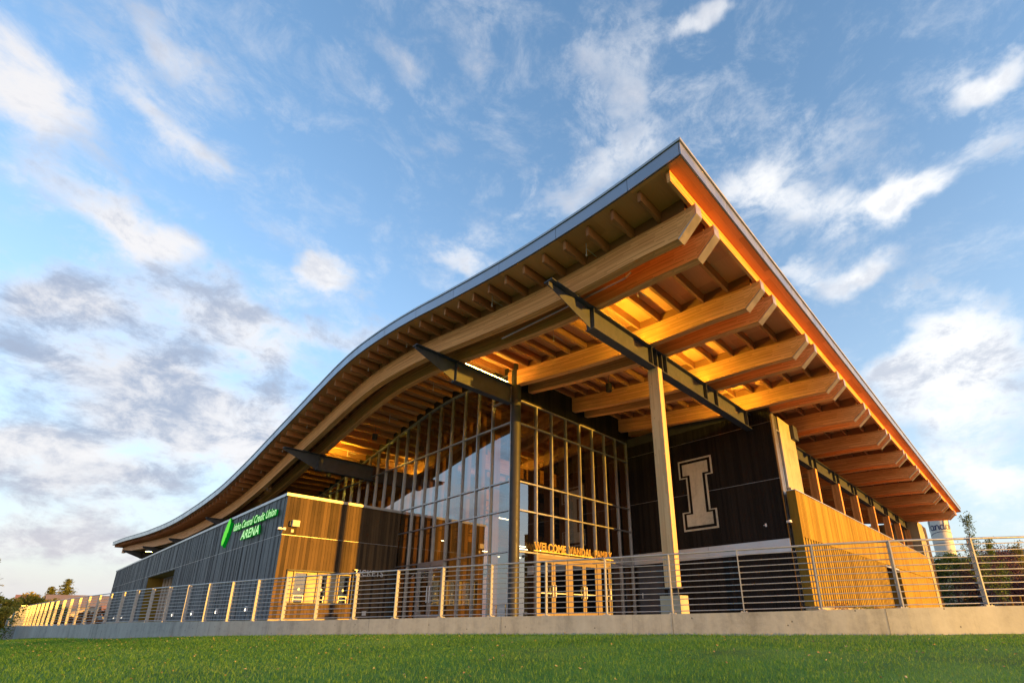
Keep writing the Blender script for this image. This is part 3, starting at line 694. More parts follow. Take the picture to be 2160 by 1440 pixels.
# round steel column at the glass corner
mb = MB(); mb.tube((-.09, -.13, -.1), (-.09, -.13, 10.86), .215, n=32, caps=True); o = mb.build('round_column', M['darksteel'], A, smooth=True)
for z in (5.62, 8.9): q = MB(); q.tube((-.09, -.13, z), (-.09, -.13, z+.012), .2165, n=32); q.build('joint_ring', M['black'], o)
mb = MB(); mb.box(-.02, .14, -.16, -.02, -.05, 9.3); mb.build('corner_post', M['mullion'], A)
mb = MB(); mb.box(-.10, .02, .10, .22, -.05, 10.6); mb.build('corner_post', M['mullion'], A)

# glass walls
def top_l(y): return SOF(y)-.30
cw = bx('curtain_wall', M['mullion'], A, -.09, .04, .22, 8.95, -.1, .04)
my = [.22+.03]+[1.5+1.062*k for k in range(30)]
for i, y in enumerate(my[:-1]):
    y1 = my[i+1]; zb_ = .04 if y < 8.8 else 5.45
    if y > 24: break
    mb = MB(); n = 3
    for k in range(n):
        a_, b_ = y+(y1-y)*k/n, y+(y1-y)*(k+1)/n
        mb.face([(0, a_, zb_), (0, b_, zb_), (0, b_, top_l(b_)), (0, a_, top_l(a_))])
    mb.build('glass_pane', M['glass'], cw)
    mb = MB(); mb.box(-.085, .04, y1-.028, y1+.028, .04 if y1 < 8.9 else 5.45, top_l(y1)); mb.build('mullion', M['mullion'], cw)
    mb = MB(); mb.box(.08, .42, y1-.07, y1+.07, 0, top_l(y1)-.2, grain=2); mb.build('timber_fin', M['fin'], cw)
for z, ya, yb in ((2.6, .22, 8.95), (4.3, .22, 8.95), (5.55, .22, 8.95), (8.2, .22, 20.2), (9.35, .22, 1.5)):
    bx('transom', M['mullion'], cw, -.075, .035, ya, yb, z-.028, z+.028)
mb = MB(); mb.sweep_y(list(np.arange(.2, 26, .5)), lambda y: [(-.10, top_l(y)-.04), (-.10, SOF(y)-.004), (.06, SOF(y)-.004), (.06, top_l(y)-.04)]); mb.build('edge_beam', M['char'], A)
mb = MB(); mb.sweep_y(list(np.arange(.3, 24, .5)), lambda y: [(-.115, top_l(y)-.09), (-.115, top_l(y)-.05), (.03, top_l(y)-.05), (.03, top_l(y)-.09)]); mb.build('edge_trim', M['mullion'], cw)
cr_ = bx('curtain_wall', M['mullion'], A, .14, 1.25, -.07, .04, -.1, .04)
mx_ = [.14]+[1.27+1.01*k for k in range(8)]
for i in range(8):
    x0, x1 = mx_[i], mx_[i+1]; zb_ = .04 if (x1 < 1.3 or x0 > 6.3) else 2.6
    mb = MB(); mb.face([(x0, 0, zb_), (x1, 0, zb_), (x1, 0, 9.24), (x0, 0, 9.24)]); mb.build('glass_pane', M['glass'], cr_)
    z0_ = .0 if x1 < 1.3 or x1 > 6.2 else 2.6
    bx('mullion', M['mullion'], cr_, x1-.028, x1+.028, -.085, .04, z0_, 9.26)
    bx('timber_fin', M['fin'], cr_, x1-.07, x1+.07, .08, .42, 0 if z0_ == 0 else 2.62, 9.2, grain=2)
for z in (4.3, 5.52, 8.17, 9.25): bx('transom', M['mullion'], cr_, .14, 8.36, -.075, .035, z-.028, z+.028)
bx('transom', M['mullion'], cr_, .14, 8.36, -.08, .035, 2.57, 2.63)
bx('mullion', M['mullion'], cr_, .14, .20, -.085, .04, 0, 9.26)

# dark boarded header above the doors' glass
def board_wall(name, mat, parent, along, fixed, a0, a1, z0, z1, sign, widths, gap=.008, zsplit=(), holes=(), depth=.022, back=.10, top=None, relief=.0):
    """boards running vertically on a wall. along: 0 = wall runs in x at y=fixed, 1 = wall runs in y at x=fixed; sign = outward direction"""
    mb = MB(); a = a0; r = random.Random(int(abs(fixed*100))+along)
    zz = [z0]+list(zsplit)+[z1]
    while a < a1-1e-4:
        w = r.choice(widths); b = min(a1, a+w)
        if a1-b < .04: b = a1
        rel = r.uniform(0, relief) if w < .15 else 0
        for zi in range(len(zz)-1):
            mb.cur = r.random()
            lo, hi = zz[zi]+(.012 if zi else 0), zz[zi+1]-(.012 if zi < len(zz)-2 else 0)
            if top is not None and zi == len(zz)-2: hi = top((a+b)/2)
            spans = [(lo, hi)]
            for (h0, h1, g0, g1) in holes:
                if b > h0+.01 and a < h1-.01:
                    ns = []
                    for (s0, s1) in spans:
                        if g1 <= s0 or g0 >= s1: ns.append((s0, s1))
                        else:
                            if g0 > s0: ns.append((s0, g0))
                            if g1 < s1: ns.append((g1, s1))
                    spans = ns
            for (s0, s1) in spans:
                if s1-s0 < .01: continue
                f0, f1 = fixed, fixed+sign*(depth+rel)
                if along == 0: mb.box(a+gap/2, b-gap/2, f0, f1, s0, s1, grain=2)
                else: mb.box(f0, f1, a+gap/2, b-gap/2, s0, s1, grain=2)
        a = b
    return mb.build(name, mat, parent)
board_wall('boarding', M['shaded_boards'], A, 0, -.0, .14, 8.38, 9.30, 10.8, -1, [.14], top=lambda x: 10.80)
bx('header_wall', M['dark'], A, .1, 8.4, .002, .14, 9.29, 10.80)

# wall with the big letter
iw = bx('letter_wall', M['dark'], A, 8.42, 8.66, -7.80, .1, -.2, 9.5)
board_wall('boarding', M['shaded_boards'], iw, 1, 8.42, -7.83, -.01, 3.14, 9.0, -1, [.14, .14, .09], zsplit=(5.74, 8.39), relief=.006)
board_wall('boarding', M['shaded_boards'], iw, 1, 8.42, -7.83, -.01, -.1, 2.58, -1, [.14, .14, .09], relief=.006, holes=[(-1.75, -.25, 0, 2.5)])
bx('metal_band', M['band'], iw, 8.39, 8.41, -7.84, -4.22, 2.60, 3.13); bx('metal_band', M['band'], iw, 8.39, 8.41, -4.205, -.02, 2.60, 3.13)
for z in (5.74, 8.39): bx('seam_strip', M['mullion'], iw, 8.385, 8.419, -7.84, -.01, z-.006, z+.006)
dr = bx('door', M['steel'], iw, 8.402, 8.418, -1.7, -.3, 0, 2.45); bx('door_handle', M['alum'], dr, 8.36, 8.40, -.5, -.47, .95, 1.2)
# concrete pier with its narrow window and trims
pier = bx('concrete_pier', M['conc'], A, 9.42, 11.55, -7.83, -6.3, -.2, 8.93)
board_wall('boarding', M['char'], pier, 0, -7.81, 8.405, 8.62, -.1, 8.93, -1, [.05], gap=.02)
for k in range(7): bx('ribbed_trim', M['mullion'], pier, 8.63+k*.042, 8.655+k*.042, -7.835, -7.80, .2, 8.93)
wn_ = bx('window', M['glassdk'], pier, 8.96, 9.38, -7.795, -7.785, .5, 8.1)
q = MB()
for x0, x1 in ((8.93, 8.98), (9.36, 9.42)): q.box(x0, x1, -7.85, -7.78, .4, 8.18)
for z in (.45, 2.9, 5.05, 8.14): q.box(8.98, 9.36, -7.845, -7.785, z-.03, z+.03)
q.build('window_frame', M['mullion'], wn_)
bx('backing', M['dark'], pier, 8.62, 9.42, -7.77, -7.6, -.1, 8.93)
q = MB(); q.tube((9.38, -7.93, .4), (9.38, -7.93, 5.4), .05, n=10); q.tube((9.38, -7.93, 5.4), (9.38, -7.8, 5.5), .05, n=10); q.build('downpipe', M['coping'], pier, smooth=True)
q = MB(); q.box(11.0, 11.6, -8.0, -6.6, 8.2, 8.9); q.build('dark_block', M['steel'], pier)  # dark block at the top right of the pier
pier2 = bx('concrete_pier', M['conc'], A, 46.8, 50.2, -7.83, -3, -.2, 8.95)
board_wall('boarding', M['char'], A, 0, -7.8, 50.3, 52.2, -.1, 8.9, -1, [.14])
bx('side_wall', M['dark'], A, 50.3, 52.2, -7.78, 10, -.1, 8.9)
# golden timber screen
q = MB(); q.box(8.75, 24.2, -8.10, -8.0, .2, 3.16); q.box(8.75, 43.8, -8.10, -8.0, 3.18, 5.1); q.box(28.8, 43.8, -8.10, -8.0, .2, 3.16)
scr = q.build('timber_screen', M['dark'], A); bx('board_backing', M['pine'], scr, 8.64, 43.8, -8.27, -8.2, 3.17, 5.14)
mb = MB(); x = 8.62; r = random.Random(4)
while x < 43.85:
    mb.cur = r.random()
    mb.box(x, x+.162, -8.30, -8.286, 3.16, 5.15, grain=2); x += .18
mb.build('upper_boards', M['pine'], scr)
mb = MB(); x = 8.62
while x < 24.2:
    mb.cur = r.random(); mb.box(x, x+.20, -8.30, -8.284, .42, 3.15, grain=2); x += .36
mb.build('slats', M['pine'], scr)
mb = MB(); x = 28.8
while x < 43.85:
    mb.cur = r.random(); mb.box(x, x+.13, -8.27, -8.14, .1, 3.14, grain=2); x += .142
mb.build('lower_boards', M['pine'], scr)
bx('screen_cap', M['coping'], scr, 8.58, 43.9, -8.33, -8.0, 5.155, 5.19)
bx('screen_end', M['pine'], scr, 8.58, 8.615, -8.31, -7.95, .42, 5.15, grain=2)
bx('opening_back', M['dark'], scr, 22, 31, -6.4, -6.3, -.1, 3.13); bx('opening_jamb', M['pine'], scr, 28.76, 28.79, -8.25, -6.4, -.1, 3.12, grain=2); bx('opening_ceiling', M['dark'], scr, 22, 31, -8.0, -6.4, 3.13, 3.16)
bx('opening_head', M['band'], scr, 24.25, 31.5, -8.26, -8.14, 3.02, 3.14)
bx('curb', M['conc'], scr, 8.6, 24.2, -8.42, -7.95, -.3, .40)
board_wall('boarding', M['char'], scr, 0, -8.0, 43.95, 46.6, -.1, 5.1, -1, [.14])

# inner wall behind the terrace on the right and its ceiling lights
bx('inner_wall', M['char'], A, 8.7, 51, .0, .2, -.1, 10.7)
for k in range(5):
    x = 17+6.3*k; bx('tube_lamp', M['lamp'], A, x, x+2.2, -3.6, -3.55, 6.9, 6.94)

# ---- low building with tickets and the long facade
TX, TY, TZ, TF = -5.78, 8.95, 5.42, 60.4
low = MB(); low.box(TX+.03, -.02, TY+1.2, 29.53, -.3, TZ-.02); low.box(TX+1.36, -.02, 29.53, 39.37, -.3, TZ-.02); low.box(TX+.03, TX+1.36, 29.53, 39.37, 3.63, TZ-.02); low.box(TX+.03, -.02, 39.37, TF-.03, -.3, TZ-.02)
low = low.build('low_building', M['dark'], A)
bx('inner_wall', M['dark'], low, TX+.03, -5.32, TY+.03, TY+1.2, -.2, TZ-.02); bx('inner_wall', M['dark'], low, -2.28, -.02, TY+.03, TY+1.2, -.2, TZ-.02)
bx('inner_wall', M['dark'], low, -5.32, -2.28, TY+.03, TY+1.2, 2.1, TZ-.02); bx('inner_wall', M['dark'], low, -5.32, -2.28, TY+.03, TY+1.2, -.2, .76)
board_wall('boarding', M['char'], low, 0, TY+.022, TX-.0, -.02, .08, TZ, -1, [.14, .14, .14, .16], zsplit=(3.66,), holes=[(-5.32, -2.28, .76, 2.12)], relief=.004)
LH = [(29.6, 39.3, -.1, 3.56)]
bwl = board_wall('boarding', M['charshade'], low, 1, TX+.022, TY, TF, .04, TZ, -1, [.07, .07, .07, .14, .22, .28], gap=.011, zsplit=(3.66,), holes=LH, relief=.03)
bx('seam_strip', M['mullion'], low, TX-.01, -.02, TY-.012, TY+.012, 3.652, 3.668)
bx('seam_strip', M['mullion'], low, TX-.012, TX+.012, TY, TF, 3.652, 3.668)
q = MB(); q.box(TX-.06, TX+.3, TY-.06, TF+.05, TZ, TZ+.13); q.box(TX+.3, -.02, TY-.06, TY+.3, TZ, TZ+.13); q.build('coping', M['coping'], low)
bx('base_curb', M['conc'], low, TX-.02, -.02, TY-.03, TY+.03, -.3, .075); bx('base_curb', M['conc'], low, TX-.03, TX+.03, TY+.03, TF, -.3, .035)
# ticket windows: dark reveal, three bays with cream panels between
tw_ = thing_part = MB()
tw_.box(-5.34, -5.30, TY-.10, TY+.55, .74, 2.15); tw_.box(-5.34, -2.26, TY-.10, TY+.55, 2.12, 2.16); tw_.box(-5.34, -2.26, TY-.10, TY+.2, .72, .76); tw_.box(-2.30, -2.26, TY-.06, TY+.55, .74, 2.15)
tkt = tw_.build('ticket_counter', M['steel'], low)
for x0, x1 in ((-5.30, -4.98), (-4.34, -3.92), (-3.42, -2.94), (-2.34, -2.30)): bx('cream_panel', M['cream'], tkt, x0, x1, TY+.16, TY+.2, .76, 2.12)
for x0, x1 in ((-4.98, -4.34), (-3.92, -3.42), (-2.94, -2.34)):
    w_ = bx('window', M['glassdk'], tkt, x0+.04, x1-.04, TY+.15, TY+.156, .8, 2.08)
    q = MB(); q.box(x0, x0+.06, TY+.08, TY+.18, .76, 2.12); q.box(x1-.06, x1, TY+.08, TY+.18, .76, 2.12); q.box(x0+.06, x1-.06, TY+.1, TY+.17, 2.04, 2.12); q.build('window_frame', M['doorframe'], w_)
    q = MB(); a_, b_ = x0+.10, x1-.10
    q.box(a_, a_+.025, TY+.10, TY+.14, .78, 1.06); q.box(b_-.025, b_, TY+.10, TY+.14, .78, 1.06); q.box(a_, b_, TY+.10, TY+.14, 1.06, 1.085); q.box(a_, b_, TY+.10, TY+.14, .90, .915); q.build('pass_tray', M['alum'], w_)
    q = MB(); cx = (x0+x1)/2; q.tube((cx, TY+.147, 1.35), (cx, TY+.135, 1.35), .05, n=20); q.build('speak_hole', M['alum'], w_)
bx('counter_back', M['interior'], tkt, -5.3, -2.3, TY+.9, TY+.95, .76, 2.12)
# recessed window in the long facade
rc = MB(); rc.m = 0
rc.box(TX+.02, TX+1.3, 39.30, 39.36, -.1, 3.56, grain=2); rc.box(TX+.02, TX+1.3, 29.54, 29.6, -.1, 3.56, grain=2); rc.box(TX+.02, TX+1.3, 29.6, 39.3, 3.56, 3.62)
rcs = rc.build('window_recess', M['pine'], low)
rw = bx('window', M['glass'], rcs, TX+1.15, TX+1.155, 29.6, 39.3, 0, 3.56)
q = MB()
for k in range(9): y = 29.6+k*1.2125; q.box(TX+1.07, TX+1.17, y-.03, y+.03, 0, 3.56)
for z in (.04, 2.3, 3.52): q.box(TX+1.08, TX+1.165, 29.6, 39.3, z-.03, z+.03)
q.build('window_frame', M['mullion'], rw)
bx('recess_back', M['interior'], low, TX+1.28, TX+1.33, 29.6, 39.3, -.1, 3.5)
# the block must stay open in front of the recess
for i, (y, z) in enumerate(((11.76, .53), (16.55, .50), (21.59, .47), (26.63, .45), (47.47, .4), (52.4, .4))):
    l_ = thing('wall_lamp', (TX, y, z), ['small upright wall lamp nearest the lit ticket corner on the long dark facade', 'small wall lamp below the logo on the long dark facade', 'small wall lamp halfway between the logo and the recessed window', 'small wall lamp just right of the recessed window', 'small wall lamp left of the recessed window', 'small wall lamp nearest the far left end of the dark facade'][i], 'lamp', 'small lamps along the long facade')
    bx('housing', M['alum'], l_, TX-.12, TX-.02, y-.06, y+.06, z-.12, z+.14); bx('lens', M['wallamp'], l_, TX-.135, TX-.122, y-.04, y+.04, z-.1, z+.02)

# doors
def leaf(parent, x0, x1, hinge, fixed=0., z1=2.42, along=0):
    def B(q, a, b, c, d_, e, f):
        q.box(a, b, fixed+c, fixed+d_, e, f) if along == 0 else q.box(fixed+c, fixed+d_, a, b, e, f)
    q = MB(); B(q, x0, x0+.11, -.06, -.01, .02, z1); B(q, x1-.11, x1, -.06, -.01, .02, z1); B(q, x0+.11, x1-.11, -.06, -.01, z1-.16, z1); B(q, x0+.11, x1-.11, -.06, -.01, .02, .24)
    d_ = q.build('door', M['doorframe'] if along == 0 else M['mullion'], parent)
    q = MB(); B(q, x0+.11, x1-.11, -.035, -.03, .24, z1-.16); q.build('door_glass', M['glassdk'], d_)
    hx = x1-.07 if hinge == 'l' else x0+.07
    q = MB()
    if along == 0: q.tube((hx, fixed-.12, .85), (hx, fixed-.12, 1.35), .022, n=10); q.tube((hx, fixed-.12, .9), (hx, fixed-.06, .9), .012, n=6); q.tube((hx, fixed-.12, 1.3), (hx, fixed-.06, 1.3), .012, n=6)
    else: q.tube((fixed-.12, hx, .75), (fixed-.12, hx, 1.5), .022, n=10); q.tube((fixed-.12, hx, .8), (fixed-.06, hx, .8), .012, n=6); q.tube((fixed-.12, hx, 1.45), (fixed-.06, hx, 1.45), .012, n=6)
    q.build('door_handle', M['alum'], d_, smooth=True)
    q = MB(); B(q, x0+.13, x1-.13, -.075, -.062, 1.0, 1.04) if along == 0 else None
    if along == 0: q.build('push_bar', M['alum'], d_)
df = MB()
for x0, x1 in ((1.27, 1.36), (3.20, 3.42), (5.26, 5.48)): df.box(x0, x1, -.09, .03, 0, 2.57)
df.box(1.36, 6.3, -.085, .03, 2.43, 2.568)
dfo = df.build('door_frame', M['doorframe'], A)
for x0, x1, h in ((1.37, 2.27, 'l'), (2.29, 3.19, 'r'), (3.43, 4.33, 'l'), (4.35, 5.25, 'r'), (5.49, 6.28, 'l')): leaf(dfo, x0, x1, h)
df = MB()
for y0, y1 in ((4.66, 4.75), (5.68, 5.74), (6.69, 6.78)): df.box(-.10, .03, y0, y1, 0, 2.57)
df.box(-.10, .03, 4.75, 6.69, 2.40, 2.568)
dfl = df.build('door_frame', M['mullion'], A)
leaf(dfl, 4.76, 5.67, 'l', 0., 2.38, 1); leaf(dfl, 5.75, 6.68, 'r', 0., 2.38, 1)

# ---- interior seen through the glass
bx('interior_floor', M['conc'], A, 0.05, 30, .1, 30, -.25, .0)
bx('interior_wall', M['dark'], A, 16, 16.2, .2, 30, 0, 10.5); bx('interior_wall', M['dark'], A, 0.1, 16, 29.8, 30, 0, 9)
inn = bx('interior_gallery', M['glulam'], A, 4.0, 15.8, 9.0, 9.3, 4.4, 5.4, grain=0)
bx('gallery_floor', M['interior'], inn, 4.0, 15.8, 9.3, 28, 4.4, 4.6)
bx('gallery_edge', M['glulam'], inn, 4.0, 4.25, 9.3, 26, 4.4, 5.4, grain=1)
for k, (x, y) in enumerate(((3.4, 6.), (3.4, 11.), (3.4, 16.), (8.6, 6.), (8.6, 12.), (12.5, 5.))): bx('interior_post', M['glulam'], A, x, x+.4, y, y+.4, 0, SOF(y)-1.05, grain=2)
for y, z in ((3.2, 6.9), (6.2, 7.5), (9.6, 7.2), (14., 6.6)): bx('interior_beam', M['glulam'], A, 1.0, 15, y, y+.25, z, z+.75, grain=0)
bx('interior_partition', M['glulam'], A, 6.0, 15.8, 13., 13.2, 0, 3.3, grain=0)
bx('interior_partition', M['cream'], A, 5.0, 9.5, 8., 8.1, 0, 2.5)
for k, (x, y, z) in enumerate(((2.3, 2.6, 3.3), (4.6, 3.0, 3.3), (6.6, 3.1, 3.3), (2.6, 5.5, 3.35), (1.6, 7.6, 4.0), (3.0, 4.6, 5.0), (5.2, 6.0, 3.3), (8.5, 5.4, 3.4), (1.8, 1.6, 3.0), (6.2, 9., 3.7), (9.5, 8.2, 3.7))):
    l_ = bx('pendant_lamp', M['lamp'], A, x, x+.9, y, y+.06, z, z+.035); q = MB(); q.tube((x+.2, y+.03, z+.03), (x+.2, y+.03, z+1.4), .008, n=5); q.tube((x+.7, y+.03, z+.03), (x+.7, y+.03, z+1.4), .008, n=5); q.build('hanger', M['steel'], l_)
for k in range(6):
    q = MB(); y = 3.2+k*2.6; z = 4.9-.05*k
    q.tube((1, y, z), (14, y, z), .03, n=6); q.tube((1, y, z+.5), (14, y, z+.5), .03, n=6)
    for j in range(13): q.tube((1+j, y, z), (1.5+j, y, z+.5), .018, n=5); q.tube((1.5+j, y, z+.5), (2+j, y, z), .018, n=5)
    q.build('roof_truss', M['steel'], A)

# soffit services: sprinkler branches, speakers
for (x, y) in [(-4.62, 1.6+3.26*k) for k in range(8)]+[(-4.62, -7.85), (-2.1, -7.85), (2.0, -7.85), (6.2, -7.85), (-1.6, -3.8), (-1.4, 4.5), (-1.4, 8.6), (-1.4, 13.4), (-4.62, -3.8)]:
    z = SOF(y); q = MB(); q.tube((x, y, z-.02), (x, y, z-.42), .012, n=6); q.tube((x, y, z-.2), (x+.5, y, z-.2), .012, n=6); q.tube((x, y, z-.42), (x, y, z-.45), .025, n=8); q.build('sprinkler', M['beige'], A)
q = MB(); q.tube((-3.62, -8.4, 9.05), (-3.62, -3.2, 9.35), .035, n=10); q.tube((-3.62, -8.4, 9.05), (-3.55, -8.55, 9.2), .035, n=10); q.build('pipe', M['cap'], A, smooth=True)
for i, (x, y) in enumerate(((2.6, -3.2), (6.9, -2.9), (-1.5, 1.9), (-1.5, 9.9), (-1.5, 15.5))):
    z = SOF(y)-.75; t_ = thing('ceiling_speaker', (x, y, z), ['black speaker hanging under the roof between the timber column and the round column', 'black speaker hanging under the roof just right of the timber column', 'black speaker under the roof beside the top of the round column', 'black speaker under the roof in the middle of the curved glass bay', 'black speaker under the roof above the ticket wall corner'][i], 'speaker', 'black speakers hanging from the soffit')
    q = MB(); q.tube((x, y, z-.2), (x, y, z+.12), .14, .15, n=20); q.build('speaker_body', M['black'], t_, smooth=False)
    q = MB(); q.tube((x, y, z+.12), (x, y, SOF(y)-.01), .015, n=6); q.build('hanger', M['steel'], t_)

# ================================================================== signs and fittings (things of their own)
sg = thing('arena_sign', (TX-.1, 13., 4.5), 'glowing green two line lettering and striped emblem high on the long dark facade', 'sign')
place_words('lettering', ['Idaho', 'Central', 'Credit', 'Union'], .56, .045, [M['green'], M['greenface']], sg, (TX-.11, 16.1, 4.63), 'x-', 6.4, .22, .006)
place_words('lettering', ['ARENA'], .64, .045, [M['green'], M['greenface']], sg, (TX-.11, 14.5, 4.0), 'x-', 2.75, .22, .008)
em = MB()
for k in range(9):                       # slanted feather-like strokes inside a leaf outline
    yc = 18.05-.11*k; zz = 4.55+.055*k; hl = [.30, .48, .60, .68, .72, .70, .62, .48, .30][k]
    sl_ = .34
    def P_(t, w): return (yc-sl_*t+w, zz+t)
    poly = [P_(-hl, -.024), P_(-hl*.9, .024), P_(hl*.9, .024), P_(hl, -.024)]
    em.m = 0; em.prism(poly, 0, TX-.11, TX-.05); em.m = 1; em.prism(poly, 0, TX-.122, TX-.111)
em.build('emblem', [M['green'], M['emblemface']], sg)
q = MB(); q.prism([(17.95, 3.95), (17.55, 3.9), (16.95, 4.6), (16.75, 5.2), (17.15, 5.25), (17.75, 4.7)], 0, TX-.05, TX-.025); q.build('emblem_backing', M['green'], sg)

ws = thing('welcome_sign', (1., -.3, 2.7), 'row of golden welcome letters standing above the bronze framed glass doors', 'sign')
place_words('lettering', ['WELCOME', 'VANDAL', 'FAMILY'], .47, .03, [M['gold']], ws, (.92, -.25, 2.70), 'y-', 5.3, 0., .010, 1.12, .6)
place_words('letter_face', ['WELCOME', 'VANDAL', 'FAMILY'], .47, .003, [M['letterdark']], ws, (.94, -.289, 2.70), 'y-', 5.26, 0., -.008, 1.12, .6)  # dark plates stand in for the hollow insides of the open letters
bx('rail', M['gold'], ws, .88, 6.3, -.29, -.20, 2.655, 2.69)
for x in (1.3, 3.3, 5.4): bx('bracket', M['steel'], ws, x, x+.03, -.2, -.08, 2.66, 2.685)
tk = thing('tickets_sign', (-2.3, 8.8, 2.1), 'grey metal letters reading TICKETS on the dark ticket wall', 'sign')
me = text_mesh('TICKETS', .40, .02, 1., 0., .002, 1.08); place_text('lettering', me, [M['alum'], M['alum']], tk, (-2.32, 8.78, 2.06), 'y-', 1.52)
for x in (-2.2, -1.5, -.9): bx('standoff', M['alum'], tk, x, x+.02, 8.80, 8.93, 2.15, 2.17)
# big letter I: outline and inner letter in concrete, dark band between
def ipoly(y0, y1, z0, z1, st, hy, ym0, ym1):
    return [(y0, z1), (y1, z1), (y1, z1-hy), (ym1, z1-hy), (ym1, z0+hy), (y1, z0+hy), (y1, z0), (y0, z0), (y0, z0+hy), (ym0, z0+hy), (ym0, z1-hy), (y0, z1-hy)]
li = thing('wall_letter', (8.3, -3.97, 5.7), 'large pale block letter I with an outline on the dark wall', 'letter')
for nm, g, x0, mt_ in (('outline', 0., 8.374, M['paleconc']), ('dark_inline', .085, 8.366, M['shaded_boards']), ('letter_face', .215, 8.358, M['paleconc'])):
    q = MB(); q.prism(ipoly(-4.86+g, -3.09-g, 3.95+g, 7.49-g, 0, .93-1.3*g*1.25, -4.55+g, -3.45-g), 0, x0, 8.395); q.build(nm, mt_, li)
# camera, speaker, plates
def dome(x, y, z, label, dx, dy):
    t_ = thing('security_camera', (x, y, z), label, 'camera')
    q = MB(); q.box(x-.05, x+.05, y-.05, y+.05, z, z+.10); q.tube((x, y, z+.05), (x+dx, y+dy, z+.03), .035, n=8); q.build('bracket', M['white'], t_)
    q = MB(); q.tube((x+dx, y+dy, z-.02), (x+dx, y+dy, z+.08), .10, .07, n=18); q.build('housing', M['white'], t_)
    q = MB(); q.tube((x+dx, y+dy, z-.08), (x+dx, y+dy, z-.02), .04, .085, n=18); q.build('dome', M['black'], t_)
dome(-5.74, 8.88, 3.85, 'white dome security camera at the ticket building corner', -.22, -.1)
dome(8.36, -7.9, 3.75, 'white dome security camera at the corner of the dark letter wall', -.2, -.12)
t_ = thing('wall_speaker', (-5.35, 8.8, 4.1), 'square beige outdoor speaker high on the golden lit ticket wall', 'speaker')
bx('speaker_box', M['beige'], t_, -5.50, -5.20, 8.62, 8.80, 4.02, 4.30); bx('bracket', M['black'], t_, -5.56, -5.3, 8.80, 8.92, 4.06, 4.24)
t_ = thing('junction_box', (-5.3, 8.9, 3.8), 'small square beige box under the wall speaker', 'box'); bx('cover', M['beige'], t_, -5.44, -5.33, 8.88, 8.93, 3.78, 3.92)
t_ = thing('outlet_box', (-1.55, 8.9, .3), 'small grey outlet cover low on the dark ticket wall', 'outlet'); q = MB(); q.box(-1.64, -1.46, 8.87, 8.925, .22, .42); q.box(-1.66, -1.44, 8.86, 8.925, .415, .43); q.build('cover', M['alum'], t_)
t_ = thing('wall_plate', (8.4, -6.9, 4.6), 'small pale plate on the dark wall right of the letter', 'plate'); q = MB(); q.box(8.385, 8.398, -7.0, -6.93, 3.72, 3.86); q.box(8.385, 8.398, -6.93, -6.86, 3.78, 3.80); q.build('plate', M['alum'], t_)

# ================================================================== background
L_CON = leaf_mat('conifer needles', [(.03, .045, .012), (.08, .095, .02), (.17, .16, .03)], .2)
L_YEL = leaf_mat('autumn yellow leaves', [(.12, .13, .02), (.30, .24, .03), (.50, .33, .04)], .4)
L_GRN = leaf_mat('green leaves', [(.028, .055, .010), (.07, .12, .018), (.14, .20, .03)], .25)
L_OLV = leaf_mat('olive leaves', [(.07, .085, .02), (.16, .16, .035), (.28, .24, .06)], .3)
L_PLM = leaf_mat('plum leaves', [(.03, .012, .018), (.08, .033, .042), (.14, .065, .06)], .2)
L_RUS = leaf_mat('rusty leaves', [(.10, .04, .015), (.22, .09, .03), (.32, .15, .05)], .25)
BARK = plain('bark', (.12, .085, .055), .9, 0, .3, 12.)
def leaf_cloud(name, pts, size, mat, parent, flat=.35, origin=None):
    """many small leaf faces around the given points (numpy array n,3)"""
    n = len(pts); d = rng.normal(size=(n, 3)); d /= np.linalg.norm(d, axis=1)[:, None]; e = rng.normal(size=(n, 3)); e -= d*(e*d).sum(1)[:, None]; e /= np.linalg.norm(e, axis=1)[:, None]; f = np.cross(d, e)
    s = (size*rng.uniform(.6, 1.3, n))[:, None]
    og = np.array(WLOC[parent.name]); v = np.stack([pts-e*s, pts+f*s*flat, pts+e*s, pts-f*s*flat], 1)-og
    me = D.meshes.new(name); me.vertices.add(n*4); me.vertices.foreach_set('co', v.reshape(-1).astype(np.float32)); me.loops.add(n*4); me.loops.foreach_set('vertex_index', np.arange(n*4, dtype=np.int32))
    me.polygons.add(n); me.polygons.foreach_set('loop_start', np.arange(0, n*4, 4, dtype=np.int32)); me.polygons.foreach_set('loop_total', np.full(n, 4, dtype=np.int32))
    me.attributes.new('rnd', 'FLOAT', 'FACE').data.foreach_set('value', rng.uniform(0, 1, n).astype(np.float32))
    me.materials.append(mat); me.update(calc_edges=True); o = D.objects.new(name, me); COL.objects.link(o); o.parent = parent; WLOC[o.name] = WLOC[parent.name]; return o
def trunk_mesh(x, y, z, h, r, limbs=7, spread=.5, seed=0, up=.8, t0=.3):
    rr = random.Random(seed); mb = MB(); mb.tube((x, y, z), (x+rr.uniform(-.03, .03)*h, y, z+h*.95), r, r*.25, n=7)
    for _ in range(limbs):
        t = rr.uniform(t0, .9); a = rr.uniform(0, 2*PI); l = h*spread*(1.05-t)
        mb.tube((x, y, z+h*t), (x+math.cos(a)*l, y+math.sin(a)*l, z+h*t+l*up), r*.4*(1.1-t), r*.08, n=5)
    return mb
